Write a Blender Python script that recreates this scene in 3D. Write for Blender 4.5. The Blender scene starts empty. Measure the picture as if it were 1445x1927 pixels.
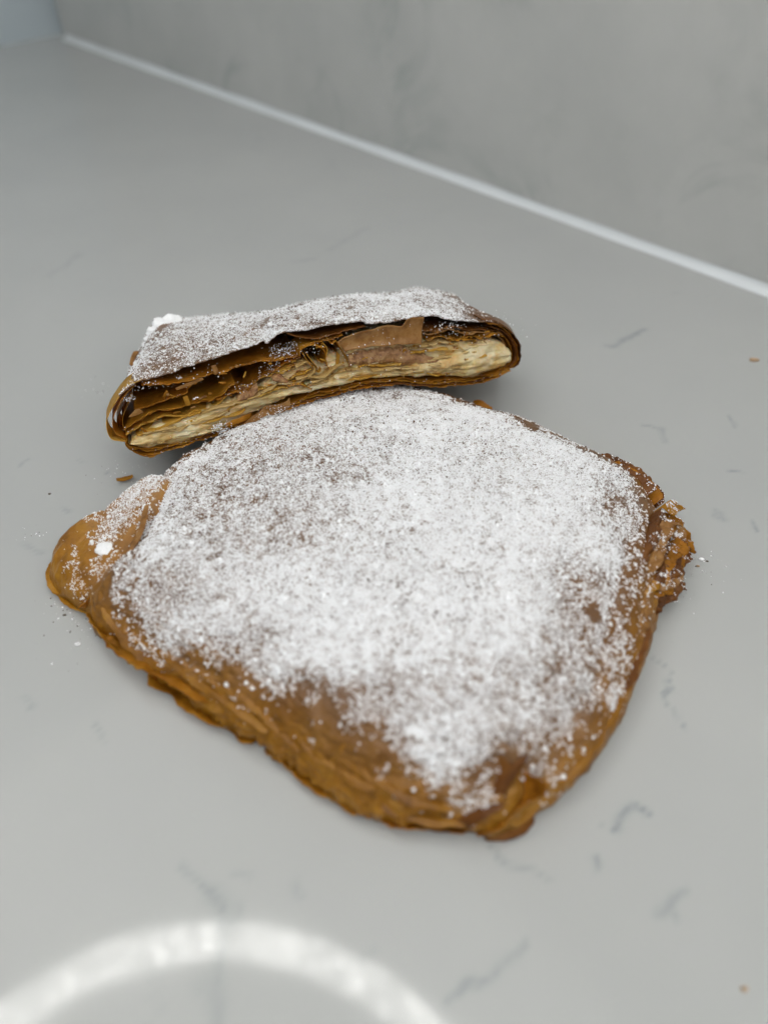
import bpy, math, random
import numpy as np
from mathutils import Vector

random.seed(4)
RNG = np.random.default_rng(7)
SC = bpy.context.scene
COL = SC.collection

# ------------------------------------------------------------------ camera
CAM_H = 0.21                     # lens height above the counter, metres
PITCH = math.radians(45.0)
FPX, CX, CY = 1400.0, 722.5, 963.5          # of the 1445 x 1927 photograph
cam_d = bpy.data.cameras.new('camera')
cam = bpy.data.objects.new('camera', cam_d)
COL.objects.link(cam)
cam.location = (0, 0, CAM_H)
cam.rotation_euler = (math.pi / 2 - PITCH, 0, 0)
cam_d.sensor_fit = 'VERTICAL'
cam_d.sensor_height = 36.0
cam_d.lens = 36.0 * FPX / 1927.0
cam_d.clip_start = 0.01
cam_d.clip_end = 50
cam_d.dof.use_dof = True
cam_d.dof.focus_distance = 0.286
cam_d.dof.aperture_fstop = 4.8
SC.camera = cam

# ------------------------------------------------------------------ world / exposure
W = bpy.data.worlds.new('World')
SC.world = W
W.use_nodes = True
WB = W.node_tree.nodes['Background']
WB.inputs[0].default_value = (0.93, 0.97, 1.0, 1)
WB.inputs[1].default_value = 0.004
SC.view_settings.view_transform = 'Standard'
SC.view_settings.look = 'None'
SC.view_settings.exposure = 0.87
SC.view_settings.gamma = 1.0
SC.cycles.use_denoising = True
SC.cycles.max_bounces = 10
SC.cycles.diffuse_bounces = 5
SC.cycles.glossy_bounces = 4
SC.cycles.transmission_bounces = 6

RING_C = (-0.18, -0.09, 0.70)     # pendant ring lamp, mirrored in the counter
RING_R = 0.338
RING_W = 0.032
RING_L = 9.8

def fill_light(name, loc, target, sx, sy, power, col):
    d = bpy.data.lights.new(name, 'AREA')
    d.shape = 'RECTANGLE'
    d.size, d.size_y = sx, sy
    d.energy = power
    d.color = col
    o = bpy.data.objects.new(name, d)
    COL.objects.link(o)
    o.location = loc
    o.rotation_euler = (Vector(target) - Vector(loc)).to_track_quat('-Z', 'Y').to_euler()
# added fill lights with no seen source: behind left, over the counter, overhead
fill_light('front_left_fill', (-0.45, -0.85, 0.60), (0.55, 0.22, 0.15), 0.8, 0.6, 1.4, (0.90, 0.96, 1.0))  # added cool fill from behind left, brightens the backsplash
fill_light('counter_fill', (0.45, -0.28, 0.62), (0.14, 0.22, 0.0), 0.45, 0.45, 0.9, (1.0, 0.98, 0.95))  # added fill from front right, brightens counter and cut side
fill_light('overhead_fill', (0.20, 0.15, 1.6), (0.20, 0.15, 0.0), 2.8, 2.4, 13.6, (1.0, 0.99, 0.97))  # added broad overhead fill, stands in for ceiling bounce

# ------------------------------------------------------------------ helpers
def ray(px, py):
    u = (px - CX) / FPX
    v = (CY - py) / FPX
    s, c = math.sin(PITCH), math.cos(PITCH)
    return np.array([u, c + s * v, -s + c * v])

def P(px, py, z=0.0):
    """point of the place at height z that the photograph shows at px, py"""
    d = ray(px, py)
    t = (z - CAM_H) / d[2]
    return np.array([0, 0, CAM_H]) + d * t

def PP(px, py, p0, n):
    d = ray(px, py)
    o = np.array([0, 0, CAM_H])
    t = np.dot(p0 - o, n) / np.dot(d, n)
    return o + d * t

def smooth(a, b, x):
    t = np.clip((x - a) / (b - a), 0, 1)
    return t * t * (3 - 2 * t)

def _hash(ix, iy, iz, seed):
    h = (ix.astype(np.int64) * 374761393 + iy.astype(np.int64) * 668265263 +
         iz.astype(np.int64) * 2147483647 + seed * 1274126177) & 0xffffffff
    h = ((h ^ (h >> 13)) * 1274126177) & 0xffffffff
    h = h ^ (h >> 16)
    return (h & 0xffff) / 65535.0

def vnoise(p, seed=0):
    """smooth value noise, -1..1, p is N x 3"""
    p = np.asarray(p, float)
    i = np.floor(p).astype(np.int64)
    f = p - i
    f = f * f * f * (f * (f * 6 - 15) + 10)
    r = 0
    for dx in (0, 1):
        wx = f[:, 0] if dx else 1 - f[:, 0]
        for dy in (0, 1):
            wy = f[:, 1] if dy else 1 - f[:, 1]
            for dz in (0, 1):
                wz = f[:, 2] if dz else 1 - f[:, 2]
                r = r + wx * wy * wz * _hash(i[:, 0] + dx, i[:, 1] + dy, i[:, 2] + dz, seed)
    return r * 2 - 1

def fbm(p, scale, octaves=3, seed=0):
    p = np.asarray(p, float) * scale
    a, r, n = 1.0, 0, 0
    for k in range(octaves):
        r = r + a * vnoise(p + 17.3 * k, seed + k)
        n += a
        a *= 0.5
        p = p * 2.03
    return r / n

def catmull(pts, n, closed=False):
    """resample a polyline smoothly to n points, by length"""
    pts = np.asarray(pts, float)
    m = len(pts)
    out = []
    segs = m if closed else m - 1
    for i in range(segs):
        if closed:
            a, b, c, d = (pts[(i + k - 1) % m] for k in range(4))
        else:
            a, b, c, d = (pts[min(max(i + k - 1, 0), m - 1)] for k in range(4))
        for t in np.linspace(0, 1, 16, endpoint=False):
            out.append(0.5 * (2 * b + (c - a) * t + (2 * a - 5 * b + 4 * c - d) * t * t +
                              (3 * b - a - 3 * c + d) * t ** 3))
    out.append(pts[0] if closed else pts[-1])
    out = np.array(out)
    L = np.r_[0, np.cumsum(np.linalg.norm(np.diff(out, axis=0), axis=1))]
    s = np.linspace(0, L[-1], n, endpoint=not closed)
    return np.stack([np.interp(s, L, out[:, k]) for k in range(out.shape[1])], 1)

def link(name, me, mat=None, parent=None):
    o = bpy.data.objects.new(name, me)
    COL.objects.link(o)
    if mat:
        me.materials.append(mat)
    if parent:
        o.parent = parent
        o.matrix_parent_inverse = parent.matrix_basis.inverted()
    return o

def mesh(name, verts, faces, smooth_shade=True):
    me = bpy.data.meshes.new(name)
    me.from_pydata([tuple(v) for v in verts], [], [tuple(f) for f in faces])
    if smooth_shade:
        me.polygons.foreach_set('use_smooth', [True] * len(me.polygons))
    me.update()
    return me

def big_mesh(name, verts, tris, smooth_shade=True):
    """fast mesh from numpy triangles or quads"""
    me = bpy.data.meshes.new(name)
    k = tris.shape[1]
    me.vertices.add(len(verts))
    me.vertices.foreach_set('co', np.ascontiguousarray(verts, np.float32).ravel())
    me.loops.add(tris.size)
    me.loops.foreach_set('vertex_index', np.ascontiguousarray(tris, np.int32).ravel())
    me.polygons.add(len(tris))
    me.polygons.foreach_set('loop_start', np.arange(0, tris.size, k, dtype=np.int32))
    me.polygons.foreach_set('loop_total', np.full(len(tris), k, np.int32))
    me.polygons.foreach_set('use_smooth', np.full(len(tris), smooth_shade))
    me.update(calc_edges=True)
    me.validate()
    return me

def grid_faces(nr, nc, closed=False):
    i = np.arange(nr - 1)[:, None]
    j = np.arange(nc if closed else nc - 1)[None, :]
    j2 = (j + 1) % nc
    a = i * nc + j
    b = i * nc + j2
    c = (i + 1) * nc + j2
    d = (i + 1) * nc + j
    return np.stack([a, b, c, d], -1).reshape(-1, 4)

def solidify(o, t, offset=-1.0):
    m = o.modifiers.new('thickness', 'SOLIDIFY')
    m.thickness = t
    m.offset = offset
    return o

def attr(me, name, vals):
    a = me.attributes.new(name, 'FLOAT', 'POINT')
    a.data.foreach_set('value', np.ascontiguousarray(vals, np.float32))

def thing(name, label, cat, loc=(0, 0, 0), group=None):
    o = bpy.data.objects.new(name, None)
    COL.objects.link(o)
    o.location = loc
    o.empty_display_size = 0.01
    o['label'] = label
    o['category'] = cat
    if group:
        o['group'] = group
    return o

def tag(o, label, cat, group=None):
    o['label'] = label
    o['category'] = cat
    if group:
        o['group'] = group
    return o

# ------------------------------------------------------------------ materials
class NT:
    def __init__(self, name):
        self.m = bpy.data.materials.new(name)
        self.m.use_nodes = True
        self.t = self.m.node_tree
        self.t.nodes.clear()
        self.out = self.n('ShaderNodeOutputMaterial')
    def n(self, kind, **kw):
        nd = self.t.nodes.new(kind)
        for k, v in kw.items():
            if k.startswith('i_'):
                key = k[2:]
                key = int(key) if key.isdigit() else key.replace('_', ' ')
                nd.inputs[key].default_value = v
            else:
                setattr(nd, k, v)
        return nd
    def l(self, a, b):
        self.t.links.new(a, b)
    def coords(self):
        return self.n('ShaderNodeTexCoord').outputs['Object']
    def noise(self, vec, scale, detail=4, rough=0.55, dist=0.0):
        nd = self.n('ShaderNodeTexNoise', i_Scale=scale, i_Detail=detail, i_Roughness=rough, i_Distortion=dist)
        self.l(vec, nd.inputs['Vector'])
        return nd.outputs[0]
    def ramp(self, val, stops):
        nd = self.n('ShaderNodeValToRGB')
        cr = nd.color_ramp
        while len(cr.elements) < len(stops):
            cr.elements.new(0.5)
        for e, (p, c) in zip(cr.elements, stops):
            e.position = p
            e.color = (*c, 1) if len(c) == 3 else c
        self.l(val, nd.inputs[0])
        return nd.outputs[0]
    def math(self, op, a, b=None, clamp=False):
        nd = self.n('ShaderNodeMath', operation=op, use_clamp=clamp)
        for k, v in enumerate((a, b)):
            if v is None:
                continue
            if isinstance(v, (int, float)):
                nd.inputs[k].default_value = v
            else:
                self.l(v, nd.inputs[k])
        return nd.outputs[0]
    def mix(self, fac, a, b, mode='MIX'):
        nd = self.n('ShaderNodeMix', data_type='RGBA', blend_type=mode)
        for s, v in ((nd.inputs[0], fac), (nd.inputs[6], a), (nd.inputs[7], b)):
            if isinstance(v, (int, float)):
                s.default_value = v
            elif isinstance(v, tuple):
                s.default_value = (*v, 1)
            else:
                self.l(v, s)
        return nd.outputs[2]
    def bump(self, h, strength, dist=0.001):
        nd = self.n('ShaderNodeBump', i_Strength=strength, i_Distance=dist)
        self.l(h, nd.inputs['Height'])
        return nd.outputs[0]
    def principled(self, col, rough=0.5, normal=None, **kw):
        nd = self.n('ShaderNodeBsdfPrincipled')
        if isinstance(col, tuple):
            nd.inputs['Base Color'].default_value = (*col, 1)
        else:
            self.l(col, nd.inputs['Base Color'])
        if isinstance(rough, (int, float)):
            nd.inputs['Roughness'].default_value = rough
        else:
            self.l(rough, nd.inputs['Roughness'])
        if normal is not None:
            self.l(normal, nd.inputs['Normal'])
        for k, v in kw.items():
            nd.inputs[k.replace('_', ' ')].default_value = v
        return nd.outputs[0]
    def attr(self, name):
        return self.n('ShaderNodeAttribute', attribute_name=name).outputs['Fac']
    def done(self, sh):
        self.l(sh, self.out.inputs['Surface'])
        return self.m

def mat_phyllo(name, dark, mid, light, transl=0.3, rough=0.42, scale=90):
    t = NT(name)
    co = t.coords()
    n1 = t.noise(co, scale, 5, 0.6)
    col = t.ramp(n1, [(0.28, dark), (0.5, mid), (0.72, light)])
    n2 = t.noise(co, 900, 3, 0.6)
    col = t.mix(t.ramp(n2, [(0.60, (0, 0, 0)), (0.75, (1, 1, 1))]), col, t.mix(0.5, col, dark))
    nb = t.noise(co, 420, 4, 0.6)
    bp = t.bump(nb, 0.5, 0.0006)
    pr = t.principled(col, rough, bp, Specular_IOR_Level=0.30)
    tr = t.n('ShaderNodeBsdfTranslucent')
    t.l(col, tr.inputs[0])
    mx = t.n('ShaderNodeMixShader', i_0=transl)
    t.l(pr, mx.inputs[1])
    t.l(tr.outputs[0], mx.inputs[2])
    return t.done(mx.outputs[0])

M = {}
M['amber'] = mat_phyllo('phyllo_amber', (0.28, 0.105, 0.008), (0.54, 0.235, 0.020), (0.68, 0.35, 0.05), 0.55)
M['tan'] = mat_phyllo('phyllo_tan', (0.19, 0.078, 0.016), (0.34, 0.165, 0.048), (0.44, 0.25, 0.09), 0.25, 0.34, 260)
M['brown'] = mat_phyllo('phyllo_brown', (0.075, 0.025, 0.005), (0.165, 0.058, 0.010), (0.26, 0.105, 0.02), 0.2)
M['gold'] = mat_phyllo('phyllo_gold', (0.34, 0.14, 0.010), (0.58, 0.29, 0.028), (0.70, 0.42, 0.07), 0.55)
M['edge'] = mat_phyllo('baked_sheet_edge', (0.13, 0.048, 0.004), (0.265, 0.112, 0.009), (0.37, 0.175, 0.020), 0.15, 0.36)
M['yellow'] = mat_phyllo('phyllo_yellow', (0.52, 0.26, 0.026), (0.68, 0.41, 0.065), (0.76, 0.53, 0.13), 0.5)
M['cream'] = mat_phyllo('phyllo_cream', (0.50, 0.29, 0.075), (0.64, 0.45, 0.17), (0.72, 0.58, 0.31), 0.4)

def mat_dough():
    t = NT('soft_dough')
    co = t.coords()
    n1 = t.noise(co, 130, 5, 0.6, 0.6)
    col = t.ramp(n1, [(0.30, (0.50, 0.28, 0.06)), (0.45, (0.60, 0.45, 0.20)), (0.60, (0.67, 0.57, 0.35)), (0.8, (0.72, 0.65, 0.46))])
    n3 = t.noise(co, 60, 3, 0.5)
    col = t.mix(t.ramp(n3, [(0.56, (0, 0, 0)), (0.68, (0.7, 0.7, 0.7))]), col, (0.52, 0.31, 0.09))
    nb = t.noise(co, 600, 5, 0.65)
    bp = t.bump(nb, 0.6, 0.0008)
    return t.done(t.principled(col, 0.42, bp, Specular_IOR_Level=0.5, Subsurface_Weight=0.25, Subsurface_Scale=0.002))
M['dough'] = mat_dough()

def mat_filling():
    t = NT('cinnamon_filling')
    co = t.coords()
    n1 = t.noise(co, 420, 5, 0.7)
    col = t.ramp(n1, [(0.30, (0.12, 0.045, 0.015)), (0.5, (0.33, 0.16, 0.06)), (0.7, (0.55, 0.36, 0.16))])
    bp = t.bump(t.noise(co, 800, 5, 0.7), 0.9, 0.001)
    return t.done(t.principled(col, 0.3, bp, Specular_IOR_Level=0.6))
M['filling'] = mat_filling()

def mat_crust():
    t = NT('baked_crust')
    co = t.coords()
    n1 = t.noise(co, 38, 5, 0.6)
    n2 = t.noise(co, 140, 4, 0.6, 1.0)
    v = t.math('ADD', t.math('MULTIPLY', n1, 0.6), t.math('MULTIPLY', n2, 0.4))
    gold = t.ramp(v, [(0.30, (0.13, 0.048, 0.004)), (0.5, (0.285, 0.122, 0.009)), (0.68, (0.42, 0.205, 0.022))])
    brown = t.ramp(v, [(0.30, (0.058, 0.022, 0.006)), (0.5, (0.118, 0.049, 0.011)), (0.70, (0.205, 0.092, 0.018))])
    bake = t.math('ADD', t.attr('bake'), t.math('MULTIPLY', t.math('SUBTRACT', n1, 0.5), 1.1), True)
    col = t.mix(bake, gold, brown)
    n3 = t.noise(co, 700, 3, 0.6)
    col = t.mix(t.ramp(n3, [(0.60, (0, 0, 0)), (0.74, (0.6, 0.6, 0.6))]), col, (0.06, 0.022, 0.008))
    # thin film of the finest sugar, between the grains
    s = t.attr('sugar')
    nd = t.noise(co, 1500, 4, 0.7)
    ne = t.noise(co, 330, 4, 0.6)
    m = t.math('ADD', t.math('MULTIPLY', nd, 0.75), t.math('MULTIPLY', ne, 0.45))
    m = t.math('ADD', m, t.math('SUBTRACT', t.math('MULTIPLY', s, 0.42), 0.875))
    m = t.math('MULTIPLY', m, 6.0, True)
    m = t.math('MULTIPLY', m, t.math('MULTIPLY', s, 1.6, True))
    m = t.math('MAXIMUM', m, t.math('MULTIPLY', t.math('MULTIPLY', s, 0.16), nd, True))
    col2 = t.mix(t.math('MULTIPLY', m, 0.92), col, (0.92, 0.93, 0.945))
    rg = t.math('ADD', t.math('MULTIPLY', m, 0.5), 0.33)
    bp = t.bump(t.math('ADD', t.math('MULTIPLY', t.noise(co, 330, 5, 0.62), 1.0), t.math('MULTIPLY', m, 0.8)), 0.55, 0.0010)
    return t.done(t.principled(col2, rg, bp, Specular_IOR_Level=0.26))
M['crust'] = mat_crust()

def mat_simple(name, col, rough, bscale=None, bstr=0.3, **kw):
    t = NT(name)
    bp = None
    if bscale:
        bp = t.bump(t.noise(t.coords(), bscale, 4, 0.6), bstr, 0.0005)
    return t.done(t.principled(col, rough, bp, **kw))
M['sugar'] = mat_simple('icing_sugar', (0.93, 0.94, 0.955), 0.75, Specular_IOR_Level=0.3)
M['lump'] = mat_simple('icing_sugar_lump', (0.93, 0.94, 0.95), 0.85, 1500, 0.8, Specular_IOR_Level=0.2)
M['cinnamon'] = mat_simple('ground_cinnamon', (0.10, 0.045, 0.018), 0.8)
M['crumb'] = mat_simple('crumb_tan', (0.44, 0.30, 0.18), 0.6, 900)
M['darkcrumb'] = mat_simple('crumb_dark', (0.12, 0.095, 0.07), 0.7, 900)
M['seal'] = mat_simple('white_silicone', (0.66, 0.69, 0.71), 0.35)
M['metal'] = mat_simple('brushed_white_metal', (0.8, 0.8, 0.8), 0.4)

def mat_counter():
    t = NT('pale_quartz')
    co = t.coords()
    base = t.ramp(t.noise(co, 7, 4, 0.55), [(0.35, (0.405, 0.415, 0.407)), (0.65, (0.432, 0.440, 0.430))])
    # hand-laid veins
    v = t.attr('vein')
    brk = t.noise(co, 75, 5, 0.65)
    vm = t.math('MULTIPLY', v, t.ramp(brk, [(0.30, (0.32, 0.32, 0.32)), (0.62, (1, 1, 1))]))
    col = t.mix(t.math('MULTIPLY', vm, 0.85, True), base, (0.19, 0.23, 0.235))
    # faint stray veining of the slab
    w = t.noise(co, 5.5, 6, 0.62, 1.6)
    ridge = t.math('SUBTRACT', 1.0, t.math('MULTIPLY', t.math('ABSOLUTE', t.math('SUBTRACT', w, 0.5)), 55.0), True)
    gate = t.ramp(t.noise(co, 16, 3, 0.5), [(0.60, (0, 0, 0)), (0.72, (1, 1, 1))])
    col = t.mix(t.math('MULTIPLY', t.math('MULTIPLY', ridge, gate), 0.30), col, (0.25, 0.28, 0.28))
    # soft clouds and specks
    sp = t.ramp(t.noise(co, 260, 2, 0.5), [(0.73, (0, 0, 0)), (0.80, (1, 1, 1))])
    col = t.mix(t.math('MULTIPLY', sp, 0.16), col, (0.3, 0.31, 0.3))
    rg = t.ramp(t.noise(co, 40, 3, 0.6), [(0.3, (0.055,) * 3), (0.7, (0.085,) * 3)])
    return t.done(t.principled(col, rg, None, Specular_IOR_Level=0.40))
M['counter'] = mat_counter()

def mat_wall():
    t = NT('grey_veined_quartz')
    co = t.coords()
    base = t.ramp(t.noise(co, 9, 5, 0.6), [(0.35, (0.475, 0.483, 0.468)), (0.65, (0.545, 0.548, 0.53))])
    w = t.noise(co, 6.0, 5, 0.6, 1.2)
    ridge = t.math('SUBTRACT', 1.0, t.math('MULTIPLY', t.math('ABSOLUTE', t.math('SUBTRACT', w, 0.5)), 22.0), True)
    gate = t.ramp(t.noise(co, 11, 3, 0.5), [(0.50, (0, 0, 0)), (0.66, (1, 1, 1))])
    col = t.mix(t.math('MULTIPLY', t.math('MULTIPLY', ridge, gate), 0.36), base, (0.24, 0.28, 0.27))
    return t.done(t.principled(col, 0.16, None, Specular_IOR_Level=0.5))
M['wall'] = mat_wall()
M['sidewall'] = mat_simple('blue_grey_paint', (0.50, 0.57, 0.61), 0.5, 300, 0.1)

# ------------------------------------------------------------------ the setting: counter, backsplash, side wall
corner = P(122, 72)
dirb = P(1445, 553) - corner
dirb[2] = 0
dirb /= np.linalg.norm(dirb)               # along the backsplash, towards the right
nb_ = np.array([-dirb[1], dirb[0], 0.0])   # from the room into the backsplash
if np.dot(nb_, -corner) > 0:
    nb_ = -nb_
dirs = -nb_                                # along the side wall, towards the room

VEINS = [  # photograph pixels, width mm, strength
    ([(343, 1622), (360, 1640), (385, 1665), (405, 1690), (418, 1715)], 1.2, 0.55),
    ([(400, 1690), (418, 1712), (428, 1730)], 3.5, 0.25),
    ([(440, 1735), (452, 1712), (447, 1700)], 1.3, 0.35),
    ([(420, 1735), (416, 1800), (406, 1870), (400, 1940)], 2.0, 0.32),
    ([(420, 1830), (380, 1850)], 2.5, 0.15),
    ([(840, 1880), (890, 1850), (930, 1830), (950, 1812), (965, 1800), (988, 1780)], 1.1, 0.55),
    ([(935, 1826), (955, 1810), (968, 1800)], 2.2, 0.35),
    ([(1225, 1240), (1250, 1252), (1262, 1268), (1258, 1290), (1248, 1312), (1254, 1328), (1270, 1336), (1282, 1372)], 0.6, 0.75),
    ([(1255, 1275), (1262, 1292)], 1.0, 0.6),
    ([(1150, 1556), (1165, 1540), (1188, 1518), (1203, 1522), (1210, 1535)], 1.0, 0.8),
    ([(1156, 1548), (1172, 1534)], 1.8, 0.6), ([(1125, 1545), (1135, 1552)], 0.8, 0.4),
    ([(925, 1600), (950, 1632), (985, 1636), (1010, 1638), (1038, 1647)], 1.0, 0.5),
    ([(1118, 1622), (1123, 1640)], 1.3, 0.5), ([(1244, 1722), (1252, 1705), (1268, 1682), (1288, 1684)], 1.4, 0.42),
    ([(1255, 1715), (1266, 1728)], 1.2, 0.35),
    ([(180, 1348), (189, 1370), (200, 1392)], 0.7, 0.4), ([(555, 1665), (565, 1680)], 1.8, 0.35),
    ([(1148, 652), (1180, 636), (1212, 620)], 2.0, 0.5), ([(1208, 800), (1240, 805), (1250, 832)], 1.3, 0.5),
    ([(1368, 785), (1384, 803)], 1.0, 0.5), ([(1372, 885), (1398, 890)], 1.0, 0.5),
    ([(1352, 965), (1364, 980), (1350, 975)], 1.6, 0.3), ([(1415, 985), (1428, 1000)], 0.9, 0.5),
    ([(36, 876), (58, 862)], 1.0, 0.45), ([(150, 868), (160, 872)], 0.9, 0.4),
    ([(196, 893), (208, 884)], 0.8, 0.4), ([(42, 1025), (78, 1040)], 1.2, 0.25), ([(120, 957), (132, 960)], 1.0, 0.35),
    ([(555, 492), (590, 487)], 2.5, 0.25), ([(620, 470), (690, 430)], 2.5, 0.2), ([(95, 520), (150, 480)], 3, 0.18),
    ([(440, 1642), (468, 1650)], 1.0, 0.25), ([(690, 1800), (712, 1785)], 1.2, 0.2), ([(60, 1330), (45, 1310)], 0.8, 0.3),
]
def make_counter():
    # fine sheet where the photograph looks closely, coarse beyond, one mesh
    xs = np.r_[np.linspace(-1.2, -0.34, 14)[:-1], np.linspace(-0.34, 0.34, 430), np.linspace(0.34, 2.6, 24)[1:]]
    ys = np.r_[np.linspace(-1.0, 0.02, 14)[:-1], np.linspace(0.02, 0.50, 330), np.linspace(0.50, 1.6, 16)[1:]]
    X, Y = np.meshgrid(xs, ys)
    pts = np.stack([X.ravel(), Y.ravel(), np.zeros(X.size)], 1)
    vein = np.zeros(len(pts))
    wob = np.stack([fbm(pts, 160, 3, 5), fbm(pts, 160, 3, 9), np.zeros(len(pts))], 1) * 0.0022
    q = pts + wob
    for line, w, s in VEINS:
        w = w * 0.00085
        c = np.array([P(a, b) for a, b in line])
        lo, hi = c.min(0) - 0.02, c.max(0) + 0.02
        sel = np.where((pts[:, 0] > lo[0]) & (pts[:, 0] < hi[0]) & (pts[:, 1] > lo[1]) & (pts[:, 1] < hi[1]))[0]
        best = np.full(len(sel), 9.0)
        for a, b in zip(c[:-1], c[1:]):
            ab = b - a
            tt = np.clip(((q[sel] - a) @ ab) / (ab @ ab), 0, 1)
            best = np.minimum(best, np.linalg.norm(q[sel] - (a + tt[:, None] * ab), axis=1))
        vein[sel] = np.maximum(vein[sel], min(1, 1.25 * s) * np.exp(-(best / w) ** 2))
    f = grid_faces(len(ys), len(xs))
    me = big_mesh('countertop', pts, f)
    attr(me, 'vein', vein)
    o = link('countertop', me, M['counter'])
    o['kind'] = 'structure'
make_counter()

def slab(name, p0, along, into, length, height, thick, mat):
    a = p0
    b = p0 + along * length
    v = []
    for base in (a, b, b + into * thick, a + into * thick):
        v.append(base + np.array([0, 0, -0.02]))
    for base in (a, b, b + into * thick, a + into * thick):
        v.append(base + np.array([0, 0, height]))
    f = [(0, 1, 2, 3), (4, 7, 6, 5), (0, 4, 5, 1), (1, 5, 6, 2), (2, 6, 7, 3), (3, 7, 4, 0)]
    o = link(name, mesh(name, v, f, False), mat)
    o['kind'] = 'structure'
    return o
slab('backsplash_wall', corner + nb_ * 0.0004, dirb, nb_, 2.6, 1.10, 0.02, M['wall'])
slab('side_wall', corner - dirb * 0.0204 + nb_ * 0.03, dirs, -dirb, 1.9, 1.10, 0.02, M['sidewall'])

def make_sealant():
    n, k = 160, 7
    V = []
    for i in range(n):
        p = corner + dirb * (0.004 + 2.2 * (i / (n - 1)) ** 1.3)
        r = 0.0046 * (1 + 0.05 * math.sin(i * 0.9) + 0.04 * math.sin(i * 0.37))
        for j in range(k):
            t = j / (k - 1)
            # concave fillet between counter and wall
            x = (1 - t) ** 1.6
            z = t ** 1.6
            V.append(p - nb_ * (r * x) + np.array([0, 0, 0.0003 + r * z]))
    o = link('sealant_strip', big_mesh('sealant_strip', np.array(V), grid_faces(n, k)), M['seal'])
    tag(o, 'white silicone sealant bead along the joint of countertop and backsplash', 'sealant')
make_sealant()

# ------------------------------------------------------------------ scattering of grains
OCTA_V = np.array([(1, 0, 0), (-1, 0, 0), (0, 1, 0), (0, -1, 0), (0, 0, 1), (0, 0, -1)], float)
OCTA_F = np.array([(0, 2, 4), (2, 1, 4), (1, 3, 4), (3, 0, 4), (2, 0, 5), (1, 2, 5), (3, 1, 5), (0, 3, 5)])
_g = (1 + 5 ** 0.5) / 2
ICO_V = np.array([(-1, _g, 0), (1, _g, 0), (-1, -_g, 0), (1, -_g, 0), (0, -1, _g), (0, 1, _g), (0, -1, -_g), (0, 1, -_g),
                  (_g, 0, -1), (_g, 0, 1), (-_g, 0, -1), (-_g, 0, 1)]) / math.sqrt(1 + _g * _g)
ICO_F = np.array([(0, 11, 5), (0, 5, 1), (0, 1, 7), (0, 7, 10), (0, 10, 11), (1, 5, 9), (5, 11, 4), (11, 10, 2), (10, 7, 6), (7, 1, 8),
                  (3, 9, 4), (3, 4, 2), (3, 2, 6), (3, 6, 8), (3, 8, 9), (4, 9, 5), (2, 4, 11), (6, 2, 10), (8, 6, 7), (9, 8, 1)])

def rand_rot(n):
    q = RNG.normal(size=(n, 4))
    q /= np.linalg.norm(q, axis=1)[:, None]
    w, x, y, z = q.T
    return np.stack([1 - 2 * (y * y + z * z), 2 * (x * y - z * w), 2 * (x * z + y * w),
                     2 * (x * y + z * w), 1 - 2 * (x * x + z * z), 2 * (y * z - x * w),
                     2 * (x * z - y * w), 2 * (y * z + x * w), 1 - 2 * (x * x + y * y)], 1).reshape(n, 3, 3)

def grains_mesh(name, pos, rad, shape='octa', jit=0.35):
    bv, bf = (OCTA_V, OCTA_F) if shape == 'octa' else (ICO_V, ICO_F)
    n = len(pos)
    sc = rad[:, None, None] * (1 + RNG.uniform(-jit, jit, (n, len(bv), 1)))
    v = bv[None] * sc
    v = np.einsum('nij,nkj->nki', rand_rot(n), v)
    v = v + pos[:, None, :]
    f = bf[None] + (np.arange(n) * len(bv))[:, None, None]
    return big_mesh(name, v.reshape(-1, 3), f.reshape(-1, 3))

def sample(verts, quads, n):
    """n random points, with normals and source vertex, spread evenly over a quad mesh"""
    tr = np.r_[quads[:, [0, 1, 2]], quads[:, [0, 2, 3]]]
    a, b, c = verts[tr[:, 0]], verts[tr[:, 1]], verts[tr[:, 2]]
    cr = np.cross(b - a, c - a)
    ar = np.linalg.norm(cr, axis=1)
    cum = np.cumsum(ar)
    idx = np.searchsorted(cum, RNG.uniform(0, cum[-1], n))
    idx = np.minimum(idx, len(tr) - 1)
    u, v = RNG.uniform(0, 1, (2, n))
    fl = u + v > 1
    u[fl], v[fl] = 1 - u[fl], 1 - v[fl]
    p = a[idx] + (b - a)[idx] * u[:, None] + (c - a)[idx] * v[:, None]
    nn = cr[idx] / np.maximum(ar[idx], 1e-12)[:, None]
    return p, nn, tr[idx, 0]

def poly_sd(p, poly):
    """signed distance in plan, positive inside"""
    x, y = p[:, 0], p[:, 1]
    inside = np.zeros(len(p), bool)
    best = np.full(len(p), 9.0)
    m = len(poly)
    for i in range(m):
        a, b = poly[i][:2], poly[(i + 1) % m][:2]
        cond = (a[1] > y) != (b[1] > y)
        xi = (b[0] - a[0]) * (y - a[1]) / (b[1] - a[1] + 1e-12) + a[0]
        inside ^= cond & (x < xi)
        ab = b - a
        t = np.clip(((x - a[0]) * ab[0] + (y - a[1]) * ab[1]) / (ab @ ab + 1e-12), 0, 1)
        best = np.minimum(best, np.hypot(x - a[0] - t * ab[0], y - a[1] - t * ab[1]))
    return np.where(inside, best, -best)

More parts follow.
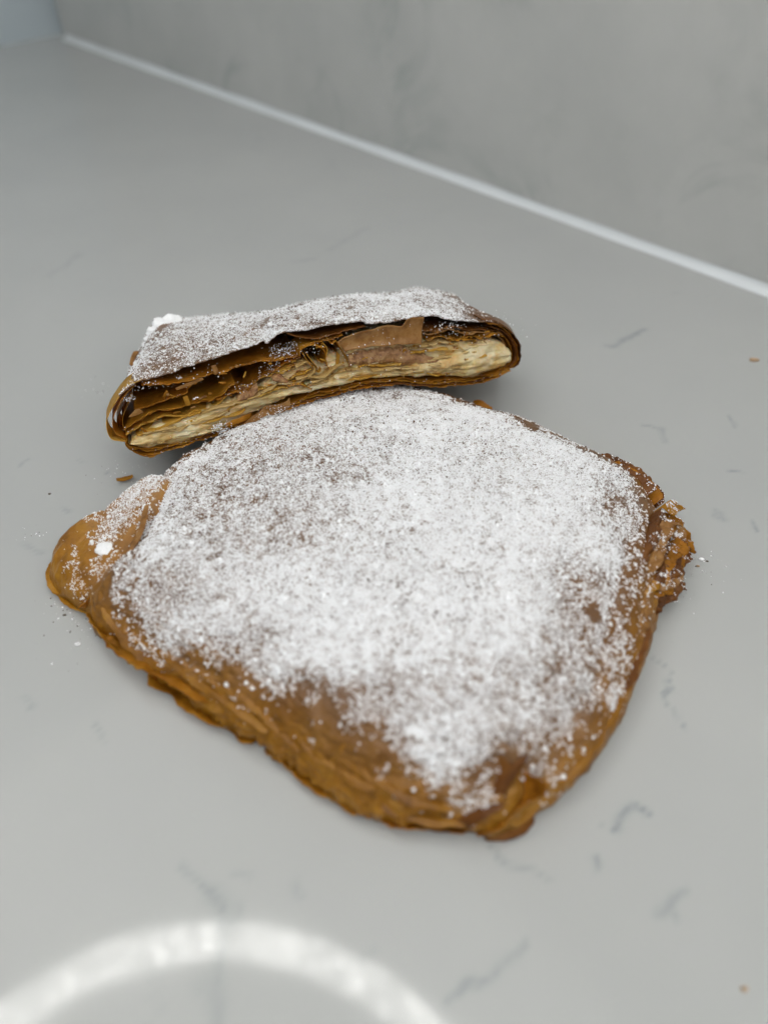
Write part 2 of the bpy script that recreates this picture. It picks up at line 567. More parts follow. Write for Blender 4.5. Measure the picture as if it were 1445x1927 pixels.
# ------------------------------------------------------------------ the whole pastry in front
OUT = [(262, 935, .016), (250, 1000, .014), (208, 1070, .011), (176, 1120, .008), (175, 1165, .005), (205, 1202, .003), (240, 1232, .003),
       (290, 1275, .003), (345, 1312, .003), (400, 1345, .003), (450, 1375, .003), (505, 1408, .003), (560, 1452, .003), (625, 1500, .003),
       (690, 1535, .003), (760, 1552, .003), (830, 1558, .003), (890, 1566, .003), (945, 1562, .004), (990, 1540, .005), (1012, 1522, .005), (1055, 1495, .006),
       (1110, 1440, .007), (1150, 1385, .008), (1185, 1320, .009), (1215, 1240, .009), (1238, 1170, .009), (1255, 1110, .009),
       (1262, 1060, .010), (1258, 1010, .011), (1245, 960, .013), (1222, 915, .014), (1175, 872, .015), (1100, 835, .015), (1000, 788, .015), (920, 766, .015),
       (860, 742, .016), (780, 722, .016), (680, 712, .016), (580, 722, .016), (480, 762, .016), (400, 810, .016), (310, 872, .016)]

pastry = thing('whole_pastry', 'uncut filo pastry heavily dusted with icing sugar, lying flat in front', 'pastry', tuple(P(680, 1130)))

SUG = [(225, 930), (262, 985), (235, 1040), (195, 1085), (232, 1160), (330, 1212), (420, 1240), (500, 1288), (560, 1300), (640, 1360), (720, 1400), (800, 1470),
       (870, 1500), (940, 1452), (985, 1432), (1045, 1470), (1090, 1400), (1150, 1300), (1185, 1230), (1165, 1150), (1185, 1080),
       (1205, 1020), (1240, 950), (1190, 885), (1100, 832), (900, 755), (740, 715), (500, 750), (300, 885)]
SUGP = [P(a, b, .026) for a, b in SUG]
THIN = [((1105, 1170), 0.011, 0.020, 0.62), ((1060, 1330), 0.010, 0.016, 0.4), ((290, 1120), 0.016, 0.010, 0.45), ((620, 1320), 0.022, 0.008, 0.5),
        ((640, 900), 0.02, 0.012, 0.13), ((470, 1010), 0.02, 0.012, 0.15), ((1160, 960), 0.010, 0.014, 0.35), ((880, 1290), 0.02, 0.01, 0.18), ((470, 1200), 0.012, 0.008, 0.25), ((960, 1420), 0.012, 0.008, 0.35), ((420, 930), 0.035, 0.026, 0.26), ((560, 830), 0.03, 0.02, 0.16), ((600, 1040), 0.03, 0.012, 0.12), ((950, 900), 0.02, 0.02, 0.10), ((720, 740), 0.05, 0.008, 0.25)]

def sugar_density(p):
    sd = poly_sd(p, SUGP)
    sd = sd + 0.0045 * fbm(p, 90, 3, 3) + 0.002 * fbm(p, 400, 2, 31)
    d = 0.07 * smooth(-0.012, 0.0, sd) + 0.95 * smooth(-0.003, 0.010, sd)
    for (a, b), rx, ry, s in THIN:
        c = P(a, b, .026)
        e = ((p[:, 0] - c[0]) / rx) ** 2 + ((p[:, 1] - c[1]) / ry) ** 2
        d = d * (1 - s * np.exp(-e))
    return d

def make_body():
    na, nr = 720, 110
    base = np.array([P(*q) for q in OUT])
    cur = catmull(base, na, True)
    cen = P(680, 1110, .0)[:2]
    u = cen - cur[:, :2]
    R = np.linalg.norm(u, axis=1)
    u /= R[:, None]
    ang = np.arange(na) / na * 2 * np.pi
    # ragged bottom line of the dough
    ring = np.stack([cur[:, 0], cur[:, 1], np.zeros(na)], 1)
    rag = 0.0030 * fbm(ring, 95, 3, 11) + 0.0011 * fbm(ring, 420, 2, 12)
    rag *= 0.30 + 0.70 * (1 - smooth(P(900, 1560)[0], P(1050, 1490)[0], cur[:, 0]))
    V, BK, IN = [], [], []
    # under side, then side and top
    for k, (ins, z) in enumerate([(0.022, 0.0012), (0.012, 0.0010), (0.005, 0.0010), (0.0016, 0.0018)]):
        q = cur[:, :2] + u * ins
        V.append(np.c_[q, np.full(na, z)])
        BK.append(np.zeros(na)); IN.append(np.full(na, ins))
    fr = np.linspace(0, 1, nr)
    for f in fr:
        d = (0.75 * f ** 2.2 + 0.25 * f) * (R - 1e-5)
        w = 0.030
        t = np.clip(d / w, 0, 1)
        prof = (1 - (1 - t) ** 2.15) ** (1 / 1.75)
        z = 0.0035 + 0.0245 * prof + 0.0050 * smooth(0.01, 0.07, d)
        q = cur[:, :2] + u * (d + rag * (1 - t) ** 3)[:, None]
        V.append(np.c_[q, z])
        BK.append(smooth(0.25, 0.95, prof)); IN.append(d)
    V = np.concatenate(V); BK = np.concatenate(BK); IN = np.concatenate(IN)
    nrow = nr + 4
    # wrinkles: long folds running along the sides, blisters on the top
    P3 = V.copy()
    P3[:, 2] *= 2.0
    outw = np.tile(-u, (nrow, 1))
    sidew = smooth(0.001, 0.004, V[:, 2]) * (1 - smooth(0.012, 0.034, IN))
    lft = 0.45 + 0.55 * (1 - smooth(P(900, 1560)[0], P(1050, 1490)[0], V[:, 0]))
    rid = 1 - 2 * np.abs(fbm(P3 * [1, 1, 1.6], 130, 3, 27))
    wr = (0.0016 * fbm(P3, 75, 3, 21) + 0.0010 * fbm(P3 * [1, 1, 3], 240, 3, 23) + 0.0010 * (rid - .5)) * sidew * lft
    V[:, :2] += outw * wr[:, None]
    top = smooth(0.006, 0.03, IN)
    V[:, 2] += top * (0.0016 * fbm(V, 28, 2, 41) + 0.0007 * fbm(V, 110, 3, 42)) + 0.0004 * sidew * fbm(V, 500, 2, 43)
    def crease(a, b, za, zb, depth, wid):
        pa, pb = P(a[0], a[1], za), P(b[0], b[1], zb)
        ab = (pb - pa)[:2]
        t = np.clip(((V[:, :2] - pa[:2]) @ ab) / (ab @ ab), 0, 1)
        dd = np.linalg.norm(V[:, :2] - (pa[:2] + t[:, None] * ab), axis=1)
        V[:, 2] -= depth * np.exp(-(dd / wid) ** 2) * smooth(0.003, 0.01, V[:, 2])
    crease((1010, 1420), (985, 1560), .024, .004, 0.0035, 0.0022)
    crease((620, 1420), (600, 1470), .018, .010, 0.0018, 0.0018)
    crease((1185, 1000), (1110, 1300), .022, .018, 0.0022, 0.003)
    crease((1110, 1300), (1020, 1440), .018, .02, 0.0018, 0.003)
    crease((250, 1200), (420, 1300), .010, .010, 0.0020, 0.0016)
    crease((470, 1310), (520, 1400), .018, .006, 0.0014, 0.0018)
    crease((330, 1215), (560, 1345), .016, .018, -0.0008, 0.003)
    f = grid_faces(nrow, na, True)
    me = big_mesh('top_crust', V, f)
    dens = sugar_density(V) * smooth(0.004, 0.012, V[:, 2])
    attr(me, 'sugar', dens)
    attr(me, 'bake', BK * 0.88)
    o = link('top_crust', me, M['crust'], pastry)
    return V, f
BV, BF = make_body()

_t0, _t1 = P(100, 1090, .004)[:2], P(290, 920, .02)[:2]
def make_pillow(name, outline, H, w, parent, bake, sugar_fn, cen, seed=0, z_floor=0.0012):
    na, nr = 260, 50
    cur = catmull(np.array([P(*q) for q in outline]), na, True)
    u = cen[:2] - cur[:, :2]
    R = np.linalg.norm(u, axis=1)
    u /= R[:, None]
    V = []
    for ins, z in ((0.006, z_floor), (0.002, z_floor + 0.0006)):
        V.append(np.c_[cur[:, :2] + u * ins, np.full(na, z)])
    for f in np.linspace(0, 1, nr):
        d = (0.7 * f ** 2 + 0.3 * f) * (R - 1e-5)
        t = np.clip(d / w, 0, 1)
        prof = (1 - (1 - t) ** 2.2) ** (1 / 1.8)
        q = cur[:, :2] + u * d[:, None]
        h = H(q) if callable(H) else H
        V.append(np.c_[q, 0.0025 + (h - 0.0025) * prof])
    V = np.concatenate(V)
    side = smooth(0.001, 0.004, V[:, 2])
    V[:, :2] += (np.tile(-u, (nr + 2, 1))) * (0.0010 * fbm(V, 140, 3, seed) * side)[:, None]
    ax = (_t1 - _t0) / np.linalg.norm(_t1 - _t0)
    al, ac = V[:, :2] @ ax, V[:, :2] @ np.array([-ax[1], ax[0]])
    rid = 1 - 2 * np.abs(fbm(np.c_[al * 60, ac * 190, V[:, 2] * 60], 1.0, 3, seed + 8))
    V[:, 2] += side * (0.0007 * fbm(V, 120, 3, seed + 4) + 0.0003 * fbm(V, 500, 2, seed + 5) + 0.0009 * (rid - .6))
    return V, grid_faces(nr + 2, na, True)

LOBE = [(325, 880, .024), (290, 900, .023), (255, 924, .021), (220, 950, .018), (180, 980, .014), (142, 1010, .009), (113, 1038, .006), (96, 1064, .004), (95, 1090, .003), (103, 1112, .003), (130, 1131, .003), (152, 1146, .003),
        (178, 1153, .003), (215, 1150, .003), (260, 1110, .006), (320, 1020, .012), (365, 930, .017)]
lc = P(225, 1035, .0)
def lobe_h(q):
    t = ((q - _t0) @ (_t1 - _t0)) / ((_t1 - _t0) @ (_t1 - _t0))
    return 0.0135 + 0.0125 * smooth(-0.1, 1.05, t)
LV, LF = make_pillow('folded_end', LOBE, lobe_h, 0.0115, pastry, 0, None, lc, 60)
def lobe_sugar(p):
    c1, c2, c3, c4 = P(250, 940, .022), P(212, 1000, .018), P(182, 1085, .015), P(285, 905, .025)
    e = lambda c, r: np.exp(-(np.hypot(p[:, 0] - c[0], p[:, 1] - c[1]) / r) ** 2)
    d = 0.7 * e(c1, .008) + 0.8 * e(c2, .009) + 0.34 * e(c3, .008) + .95 * e(c4, .011)
    return np.clip(d + 0.45 * fbm(p, 170, 3, 77) * (d > 0.12), 0, 1) * smooth(0.005, 0.011, p[:, 2])
me = big_mesh('folded_end', LV, LF)
attr(me, 'sugar', lobe_sugar(LV) * 0.8)
attr(me, 'bake', np.full(len(LV), 0.05))
link('folded_end', me, M['crust'], pastry)

# sugar on the whole pastry
def rank(c):
    r = np.empty(len(c))
    r[np.argsort(c)] = np.linspace(0, 1, len(c))
    return r
def cover(p):
    """clumping of the sifted sugar, 0..1, evenly distributed"""
    return rank(0.46 * fbm(p, 1 / .0009, 2, 91) + 0.36 * fbm(p, 1 / .0034, 2, 93) + 0.34 * fbm(p, 1 / .012, 2, 94))
def dusted(V, F, fn):
    """the faces that look up and carry sugar"""
    c = V[F].mean(1)
    nz = np.cross(V[F[:, 1]] - V[F[:, 0]], V[F[:, 2]] - V[F[:, 0]])[:, 2]
    return F[(nz > 0) & (fn(c) > .01)]
def grow_sugar(V, F, fn, n, parent, rmin=.00011, rmean=.00019, clump=True, full=.90):
    F = dusted(V, F, fn)
    p, nn, _ = sample(V, F, n)
    d = fn(p)
    keep = (cover(p) + RNG.normal(0, .04, n) > 1 - full * np.clip(d, 0, 1) ** 0.8) & (d > .01) & (nn[:, 2] > 0.05)
    p, nn, d = p[keep], nn[keep], d[keep]
    r = np.clip(rmin + RNG.gamma(2.0, (rmean - rmin) / 2, len(p)), rmin, .0006)
    pos = p + nn * (r * RNG.uniform(-0.2, 0.9, len(p)))[:, None]
    o = link('powdered_sugar', grains_mesh('powdered_sugar', pos, r), M['sugar'], parent)
    o['kind'] = 'stuff'
    if clump:
        m = int(n * 0.038)
        p, nn, _ = sample(V, F, m)
        d = fn(p)
        keep = (RNG.uniform(0, 1, m) < np.clip(d * 1.1, 0, 1) * smooth(0.35, 0.75, 0.5 + 0.5 * fbm(p, 1 / .008, 2, 95) + 0.15)) & (nn[:, 2] > 0.1)
        p, nn = p[keep], nn[keep]
        r = np.clip(RNG.gamma(2.2, .00013, len(p)), .00018, .0008)
        o = link('sugar_clumps', grains_mesh('sugar_clumps', p + nn * (r * 0.1)[:, None], r, 'ico', 0.38), M['sugar'], parent)
        o['kind'] = 'stuff'
def dust_cinnamon(V, F, fn, n, parent, rmean=.00013):
    p, nn, _ = sample(V, F, n)
    d = fn(p)
    keep = (RNG.uniform(0, 1, n) < d * smooth(-0.35, 0.5, fbm(p, 1 / .007, 2, 97))) & (nn[:, 2] > 0.2)
    p, nn = p[keep], nn[keep]
    r = np.clip(RNG.gamma(3.0, rmean / 3, len(p)), .00007, .0004)
    o = link('cinnamon_dust', grains_mesh('cinnamon_dust', p + nn * (r * 0.5 + .00022)[:, None], r, 'octa', 0.5), M['cinnamon'], parent)
    o['kind'] = 'stuff'
body_fn = lambda p: sugar_density(p) * smooth(0.005, 0.014, p[:, 2])
grow_sugar(BV, BF, body_fn, 270000, pastry)
dust_cinnamon(BV, BF, lambda p: body_fn(p) * smooth(-.45, .35, fbm(p, 38, 2, 55)) , 70000, pastry, rmean=.00014)
grow_sugar(LV, LF, lobe_sugar, 17000, pastry, clump=True)

def lump(px, py, z, r, parent, name='sugar_lump', seg=36, sx=1.3, sy=1.0, sz=0.6, mat='lump', seed=0):
    c = P(px, py, z)
    V, F = [], []
    nu, nv = seg, seg // 2
    for j in range(nv + 1):
        for i in range(nu):
            th, ph = math.pi * j / nv, 2 * math.pi * i / nu
            V.append((math.sin(th) * math.cos(ph), math.sin(th) * math.sin(ph), math.cos(th)))
    V = np.array(V)
    k = 1 + 0.35 * fbm(V + seed * 3.1, 1.5, 2, 5 + seed) + 0.16 * fbm(V + seed * 3.1, 5, 3, 9 + seed)
    V = V * k[:, None] * r * [sx, sy, sz] + c
    return link(name, big_mesh(name, V, grid_faces(nv + 1, nu, True)), M[mat], parent)
lump(200, 1034, .0180, .0031, pastry, sx=1.15, sy=0.85, sz=0.55, seed=3)

def on_body(px, py):
    """point of the crust itself, seen at px, py"""
    d = ray(px, py)
    d = d / np.linalg.norm(d)
    r = BV - np.array([0, 0, CAM_H])
    t = r @ d
    off = np.linalg.norm(r - t[:, None] * d, axis=1)
    k = np.where(off < max(.0010, off.min() * 1.5))[0]
    k = k[np.argmin(t[k])]
    return BV[k] + np.array([0, 0, .0003])

# ---- thin filo sheets for the rims and folds: ribbon = line of (px, py, z) swept along a width vector
def ribbon(name, line, width, mat, parent, wid=0.006, n=110, m=8, thick=0.00035, jag=0.0, wav=0.0005, curl=0.0, seed=0, freq=160, root=0.006, rdrop=0.003):
    c = catmull(np.array([P(*q) if len(q) == 3 else on_body(*q) for q in line]), n)
    width = np.array(width, float)
    width /= np.linalg.norm(width)
    tan = np.gradient(c, axis=0)
    tan /= np.linalg.norm(tan, axis=1)[:, None]
    nor = np.cross(tan, width)
    nor /= np.maximum(np.linalg.norm(nor, axis=1), 1e-9)[:, None]
    jg = 1 + 1.3 * jag * fbm(c, 150, 2, seed + 1) + 0.16 * jag * fbm(c, 900, 2, seed + 2)
    taper = np.minimum(1, np.minimum(np.linspace(0, 9, n), np.linspace(9, 0, n)) + 0.35)
    V = []
    core = P(700, 1120, .01)
    inw = core - c
    inw[:, 2] = 0
    inw /= np.linalg.norm(inw, axis=1)[:, None]
    if root:
        for t in (1.0, 0.66, 0.33):
            V.append(c + inw * (root * t) - np.array([0, 0, rdrop * t]))
    for j in range(m):
        t = j / (m - 1)
        q = c + width * (wid * t * jg * taper)[:, None] + nor * (curl * wid * t * t)
        q = q + nor * (wav * (fbm(q + seed, freq, 3, seed + 3) + 0.5 * fbm(q + seed, freq * 3, 2, seed + 5)))[:, None]
        V.append(q)
    V = np.concatenate(V)
    V[:, 2] = np.maximum(V[:, 2], 0.0006)
    o = link(name, big_mesh(name, V, grid_faces(len(V) // n, n)), M[mat], parent)
    return solidify(o, thick, 0)

# layered sheet edges at the tip of the folded end
ribbon('seam_edge', [(97, 1058, .007), (94, 1078, .006), (97, 1098, .005), (108, 1117, .004)], (-.6, -.25, -.1), 'gold', pastry, .0012, jag=.9, wav=.0006, seed=2, n=60, root=.004)
ribbon('seam_edge', [(100, 1108, .002), (125, 1128, .002), (150, 1144, .002), (176, 1152, .002)], (-.3, -.6, .2), 'gold', pastry, .0016, jag=.8, wav=.0007, seed=3, n=60, root=.004)
ribbon('seam_edge', [(150, 1140, .006), (165, 1130, .009), (178, 1110, .012)], (-.2, -.6, .1), 'amber', pastry, .0016, jag=.6, wav=.0006, seed=4, n=50, root=.004)
# seam of sheet edges along the front left side
ribbon('seam_edge', [(172, 1152, .006), (205, 1196, .004), (250, 1235, .004), (300, 1275, .004)], (-.2, -.5, 1), 'gold', pastry, .0075, jag=.5, wav=.0012, seed=5)
ribbon('seam_edge', [(285, 1268, .0015), (330, 1305, .0015), (385, 1338, .0015), (440, 1370, .0015), (480, 1395, .0015)], (-.35, -.6, .55), 'gold', pastry, .0035, jag=.7, wav=.0008, seed=8)
ribbon('seam_edge', [(500, 1408, .0015), (560, 1452, .0015), (620, 1497, .0015), (690, 1533, .0015)], (-.25, -.5, .7), 'gold', pastry, .0030, jag=.8, wav=.0009, seed=12)
ribbon('seam_edge', [(640, 1505, .002), (720, 1545, .002), (800, 1557, .002), (880, 1566, .002)], (0, -.5, .8), 'amber', pastry, .0035, jag=.7, wav=.0010, seed=15)
ribbon('seam_edge', [(205, 1196, .008), (262, 1238, .009), (330, 1280, .010), (400, 1318, .010)], (-.3, -.6, .25), 'amber', pastry, .0030, jag=.6, wav=.0010, seed=18)
# lifted sheet edges on the puffed front left side
for k, (line, mt, w, wd) in enumerate([
        ([(187, 1146), (225, 1196), (270, 1236), (320, 1270)], 'gold', (-.35, -.6, -.35), .0024), ([(290, 1225), (360, 1282), (430, 1330), (500, 1378)], 'amber', (-.35, -.6, -.3), .0015),
        ([(440, 1300), (480, 1336), (530, 1388), (560, 1416)], 'gold', (-.35, -.6, -.3), .0012), ([(560, 1392), (620, 1440), (700, 1488)], 'amber', (-.3, -.6, -.3), .0016),
        ([(680, 1450), (760, 1498), (850, 1528)], 'gold', (-.2, -.6, -.3), .0022), ([(640, 1405), (618, 1440), (604, 1470)], 'amber', (.5, -.2, .2), .0016),
        ([(720, 1520), (800, 1540), (880, 1548)], 'amber', (-.1, -.6, -.2), .0018),
        ([(1190, 1290), (1150, 1360), (1100, 1430), (1055, 1478)], 'amber', (.5, -.3, -.25), .0018),
        ([(1225, 1180), (1205, 1240), (1180, 1300)], 'brown', (.5, -.3, -.2), .0016)]):
    ribbon('sheet_edge', line, w, 'edge' if mt != 'brown' else mt, pastry, wd * .85, n=90, m=6, thick=.00022, jag=.9, wav=.0004, seed=80 + 4 * k, root=.0012, rdrop=0)
# tuck at the front corner
ribbon('corner_fold', [(860, 1545, .008), (905, 1515, .013), (940, 1470, .020), (962, 1440, .025)], (.55, .1, .62), 'brown', pastry, .0062, jag=.25, wav=.0007, curl=.5, seed=22, n=50)
ribbon('corner_fold', [(900, 1575, .003), (940, 1540, .007), (985, 1500, .012), (1000, 1460, .019)], (.45, -.15, .4), 'amber', pastry, .0055, jag=.3, wav=.0007, curl=-.3, seed=25, n=50)
ribbon('corner_tab', [(915, 1582, .0015), (950, 1582, .0015), (985, 1570, .002), (1004, 1548, .003)], (.05, .55, .42), 'brown', pastry, .0062, jag=.3, wav=.0006, seed=28, n=40)
ribbon('corner_tab', [(780, 1556, .002), (815, 1562, .002), (850, 1562, .002)], (0, -.3, .6), 'brown', pastry, .003, jag=.5, seed=30, n=30)
# gathered sheets at the right corner; some brown ones put crevice shade into colour
FOLDS = []
def R_(line, w, mat, wid, jag, wav, seed, **k):
    k.setdefault('root', .0035)
    o = ribbon('phyllo_fold', line, w, mat, pastry, wid, jag=jag * 1.3, wav=wav * 1.25, seed=seed, freq=260, **k)
    FOLDS.append(o)
    return o
R_([(1130, 856, .0150), (1165, 868, .0150), (1202, 888, .0145), (1232, 917, .0135), (1248, 945, .0135)], (.45, .4, .1), 'brown', .0013, .6, .0012, 33)
R_([(1150, 870, .0185), (1190, 888, .0185), (1222, 910, .0180), (1245, 938, .0170)], (.5, .3, .0), 'amber', .0013, .6, .0010, 36)
R_([(1170, 876, .0205), (1205, 896, .0205), (1232, 922, .0200)], (.5, .3, -.1), 'brown', .0012, .6, .0010, 37)
R_([(1244, 955, .021), (1256, 944, .021), (1268, 940, .019)], (.45, -.15, -.35), 'gold', .0052, .3, .0010, 39)
R_([(1250, 965, .017), (1272, 972, .014), (1286, 1000, .012), (1288, 1030, .010)], (.5, .0, -.6), 'amber', .0060, .3, .0016, 42)
R_([(1240, 990, .022), (1254, 978, .0225), (1268, 982, .021), (1272, 996, .019), (1262, 1006, .018), (1252, 1000, .018)], (.5, -.4, -.1), 'tan', .0042, .25, .0006, 45, root=0)
R_([(1216, 1080, .020), (1226, 1050, .022), (1238, 1020, .023), (1244, 990, .023), (1244, 965, .022)], (.6, -.1, -.25), 'tan', .0034, .4, .0014, 48)
R_([(1232, 1092, .016), (1248, 1062, .018), (1262, 1036, .019), (1272, 1012, .018)], (.45, -.15, -.1), 'amber', .0040, .4, .0014, 51)
R_([(1240, 1100, .013), (1258, 1072, .015), (1274, 1044, .015), (1284, 1016, .014)], (.5, -.2, -.15), 'brown', .0036, .4, .0014, 54)
R_([(1246, 1108, .009), (1264, 1080, .011), (1280, 1052, .011), (1290, 1026, .010)], (.4, -.2, -.35), 'brown', .0040, .4, .0014, 55)
R_([(1228, 1098, .0175), (1250, 1092, .0165), (1272, 1088, .014), (1286, 1080, .012)], (.1, -.5, -.25), 'tan', .0032, .4, .0008, 57)
R_([(1226, 1118, .015), (1246, 1110, .014), (1264, 1104, .012)], (.1, -.5, -.3), 'amber', .0028, .4, .0008, 58)
R_([(1278, 1010, .013), (1288, 1014, .013), (1300, 1018, .012)], (.15, -.5, -.3), 'amber', .0036, .8, .0008, 60)
R_([(1212, 1150, .012), (1232, 1128, .012), (1256, 1108, .010), (1278, 1082, .008)], (.45, -.2, -.5), 'brown', .0058, .3, .0014, 63)
R_([(1190, 1205, .017), (1204, 1165, .018), (1214, 1120, .019), (1220, 1080, .0195)], (.6, -.05, -.45), 'tan', .0030, .5, .0014, 66)
R_([(1208, 1140, .018), (1216, 1110, .019), (1222, 1086, .020)], (.6, -.1, -.3), 'gold', .0036, .5, .0012, 69)

R_([(1206, 1060, .0225), (1222, 1020, .0245), (1236, 985, .0245), (1240, 958, .0235)], (.5, -.1, -.5), 'brown', .0028, .5, .0012, 71)
R_([(1226, 1075, .0195), (1240, 1045, .021), (1252, 1015, .0215), (1258, 990, .021)], (.5, -.1, -.6), 'brown', .0030, .5, .0012, 73)
R_([(1250, 1060, .016), (1264, 1034, .017), (1276, 1010, .0165)], (.5, -.1, -.5), 'amber', .0034, .5, .0010, 74)
R_([(1222, 1106, .016), (1236, 1084, .018), (1250, 1056, .019)], (.5, -.2, -.5), 'brown', .0030, .5, .0012, 76)
R_([(1258, 1094, .010), (1272, 1066, .012), (1284, 1040, .012)], (.5, -.2, -.4), 'amber', .0026, .6, .0010, 77)
def fold_sugar():
    pos = []
    for o in FOLDS:
        v = np.array([tuple(x.co) for x in o.data.vertices])
        f = np.array([tuple(p.vertices) for p in o.data.polygons])
        p, nn, _ = sample(v, f, 500)
        k = (fbm(p, 260, 2, 66) > .12) & (np.abs(nn[:, 2]) > .35)
        pos.append(p[k] + np.abs(nn[k]) * .00025)
    pos = np.concatenate(pos)
    o = link('fold_sugar', grains_mesh('fold_sugar', pos, np.clip(RNG.gamma(2., .00009, len(pos)), .00008, .0004)), M['sugar'], pastry)
    o['kind'] = 'stuff'
fold_sugar()
# thin edge of the top sheet, where it has split from the folded end at the left
ribbon('split_edge', [(276, 950, .0265), (268, 992, .0250), (246, 1034, .0230), (216, 1064, .0200), (190, 1098, .0165), (177, 1128, .012)], (-.6, -.35, -.25), 'tan', pastry, .0012, jag=.8, wav=.0007, seed=72, root=.001, rdrop=0)
# flat flake sticking out from under the pastry
ribbon('rim_flake', [(885, 765, .012), (905, 768, .013), (925, 776, .012)], (.3, .6, .5), 'amber', pastry, .0028, jag=.5, seed=75, n=30, root=.01)

# ------------------------------------------------------------------ the cut pastry behind, leaning on the first
cutp = thing('cut_pastry', 'cut piece of filo pastry with flaky layered cut side, leaning behind', 'pastry', tuple(P(600, 640)))
A = lambda x, y: (180 + x / 3.44, 520 + y / 3.44)
pL, pR = P(*A(330, 1150), .021), P(*A(2300, 705), .025)
sdir = pR - pL
sdir /= np.linalg.norm(sdir)
back = np.array([-sdir[1], sdir[0], 0.0])
back /= np.linalg.norm(back)
if back[1] < 0:
    back = -back
LEAN = math.radians(14)
upf = np.array([0, 0, 1]) * math.cos(LEAN) + back * math.sin(LEAN)     # up the cut side
FN = np.cross(sdir, upf)
FN /= np.linalg.norm(FN)
if FN[1] > 0:
    FN = -FN                                                          # out of the cut side, to the front
TILT = math.radians(15)
DV = back * math.cos(TILT) - np.array([0, 0, 1]) * math.sin(TILT)     # into the pastry
FACE = lambda x, y, off=0.0: PP(*A(x, y), pL + FN * off, FN)

EDGES = []
def sheet(name, pts, mat, depth=0.03, off=0.0, n=None, m=12, thick=0.00024, jag=0.0018, wav=0.0007, seed=0, back_dir=None, sag=0.0, cut=0.0):
    c0 = np.array([FACE(x, y, off) for x, y in pts])
    L = np.linalg.norm(np.diff(c0, axis=0), axis=1).sum()
    n = n or int(max(24, min(260, L / 0.0005)))
    c = catmull(c0, n)
    D = DV if back_dir is None else np.array(back_dir)
    jg = jag * (fbm(c, 180, 3, seed + 1) + 0.7 * fbm(c, 700, 2, seed + 2)) + cut * (np.floor(2.5 * (1 + fbm(c, 60, 1, seed + 8))) / 4 - 0.5)
    V = []
    for j in range(m):
        t = (j / (m - 1)) ** 1.6
        q = c + D * (depth * t) + D * (jg * (1 - t))[:, None]
        w = wav * fbm(q * [1, 1, 0.4] + seed * 1.7, 120, 3, seed + 3) + 0.35 * wav * fbm(q + seed, 420, 2, seed + 4)
        q = q + upf * w[:, None] * (0.35 + 0.65 * (1 - t)) - np.array([0, 0, 1]) * (sag * (1 - t) ** 2)
        V.append(q)
    EDGES.append((name, mat, V[0]))
    V = np.concatenate(V)
    V[:, 2] = np.maximum(V[:, 2], 0.0008)
    o = link(name, big_mesh(name, V, grid_faces(m, n)), M[mat], cutp)
    return solidify(o, thick, 0)

def patch(name, top, bot, mat, off=0.0, bulge=0.0, relief=0.0, stri=0.0, n=None, m=14, thick=0.0004, seed=0, close=0.0, ragged=0.0):
    a = np.array([FACE(x, y, off) for x, y in top])
    b = np.array([FACE(x, y, off) for x, y in bot])
    L = np.linalg.norm(np.diff(a, axis=0), axis=1).sum()
    n = n or int(max(20, min(380, L / 0.00042)))
    a, b = catmull(a, n), catmull(b, n)
    if ragged:
        a = a + upf * (ragged * (fbm(a, 220, 3, seed + 7) + .6 * fbm(a, 800, 2, seed + 17)))[:, None]
        b = b + upf * (ragged * (fbm(b, 220, 3, seed + 9) + .6 * fbm(b, 800, 2, seed + 19)))[:, None]
    V = []
    if close:
        V.append(a + DV * close)
        V.append(a + DV * close * 0.4)
    for j in range(m):
        t = j / (m - 1)
        q = a * (1 - t) + b * t
        g = bulge * (math.sin(math.pi * t) ** 0.7 if 0 < t < 1 else 0)
        h = relief * fbm(q * [1, 1, 1.8] + seed, 110, 4, seed + 1)
        if stri:
            qq = np.stack([(q @ sdir) * 55 + 40 * 0, (q @ upf) * 520, np.full(n, seed * 1.0)], 1)
            h = h + stri * fbm(qq, 1.0, 3, seed + 5)
        V.append(q + FN * (g + h)[:, None])
    if close:
        V.append(b + DV * close * 0.4)
        V.append(b + DV * close)
    V = np.concatenate(V)
    o = link(name, big_mesh(name, V, grid_faces(len(V) // n, n)), M[mat], cutp)
    if not close:
        solidify(o, thick, 0)
    return o

TOPF = [(150, 775), (215, 715), (290, 672), (350, 660), (470, 625), (560, 590), (700, 545), (830, 505), (900, 480), (1000, 450), (1085, 412), (1105, 430), (1122, 418),
        (1160, 378), (1230, 355), (1330, 345), (1420, 330), (1506, 310), (1626, 300), (1726, 286), (1762, 305), (1846, 296), (1916, 290), (2016, 268),
        (2066, 255), (2206, 250), (2246, 268), (2336, 278), (2436, 286), (2526, 290), (2640, 318), (2700, 370)]
TOPB = [(215, 640, .024), (255, 555, .028), (300, 470, .031), (340, 375, .034), (400, 300, .036), (540, 282, .036), (650, 280, .037), (800, 262, .038), (900, 250, .038), (1050, 243, .039),
        (1200, 218, .040), (1330, 186, .041), (1445, 163, .041), (1576, 136, .041), (1776, 122, .040), (1936, 116, .040), (2076, 84, .041), (2176, 94, .040),
        (2316, 122, .038), (2376, 165, .036), (2436, 220, .034), (2526, 255, .032), (2640, 312, .030), (2710, 380, .026)]

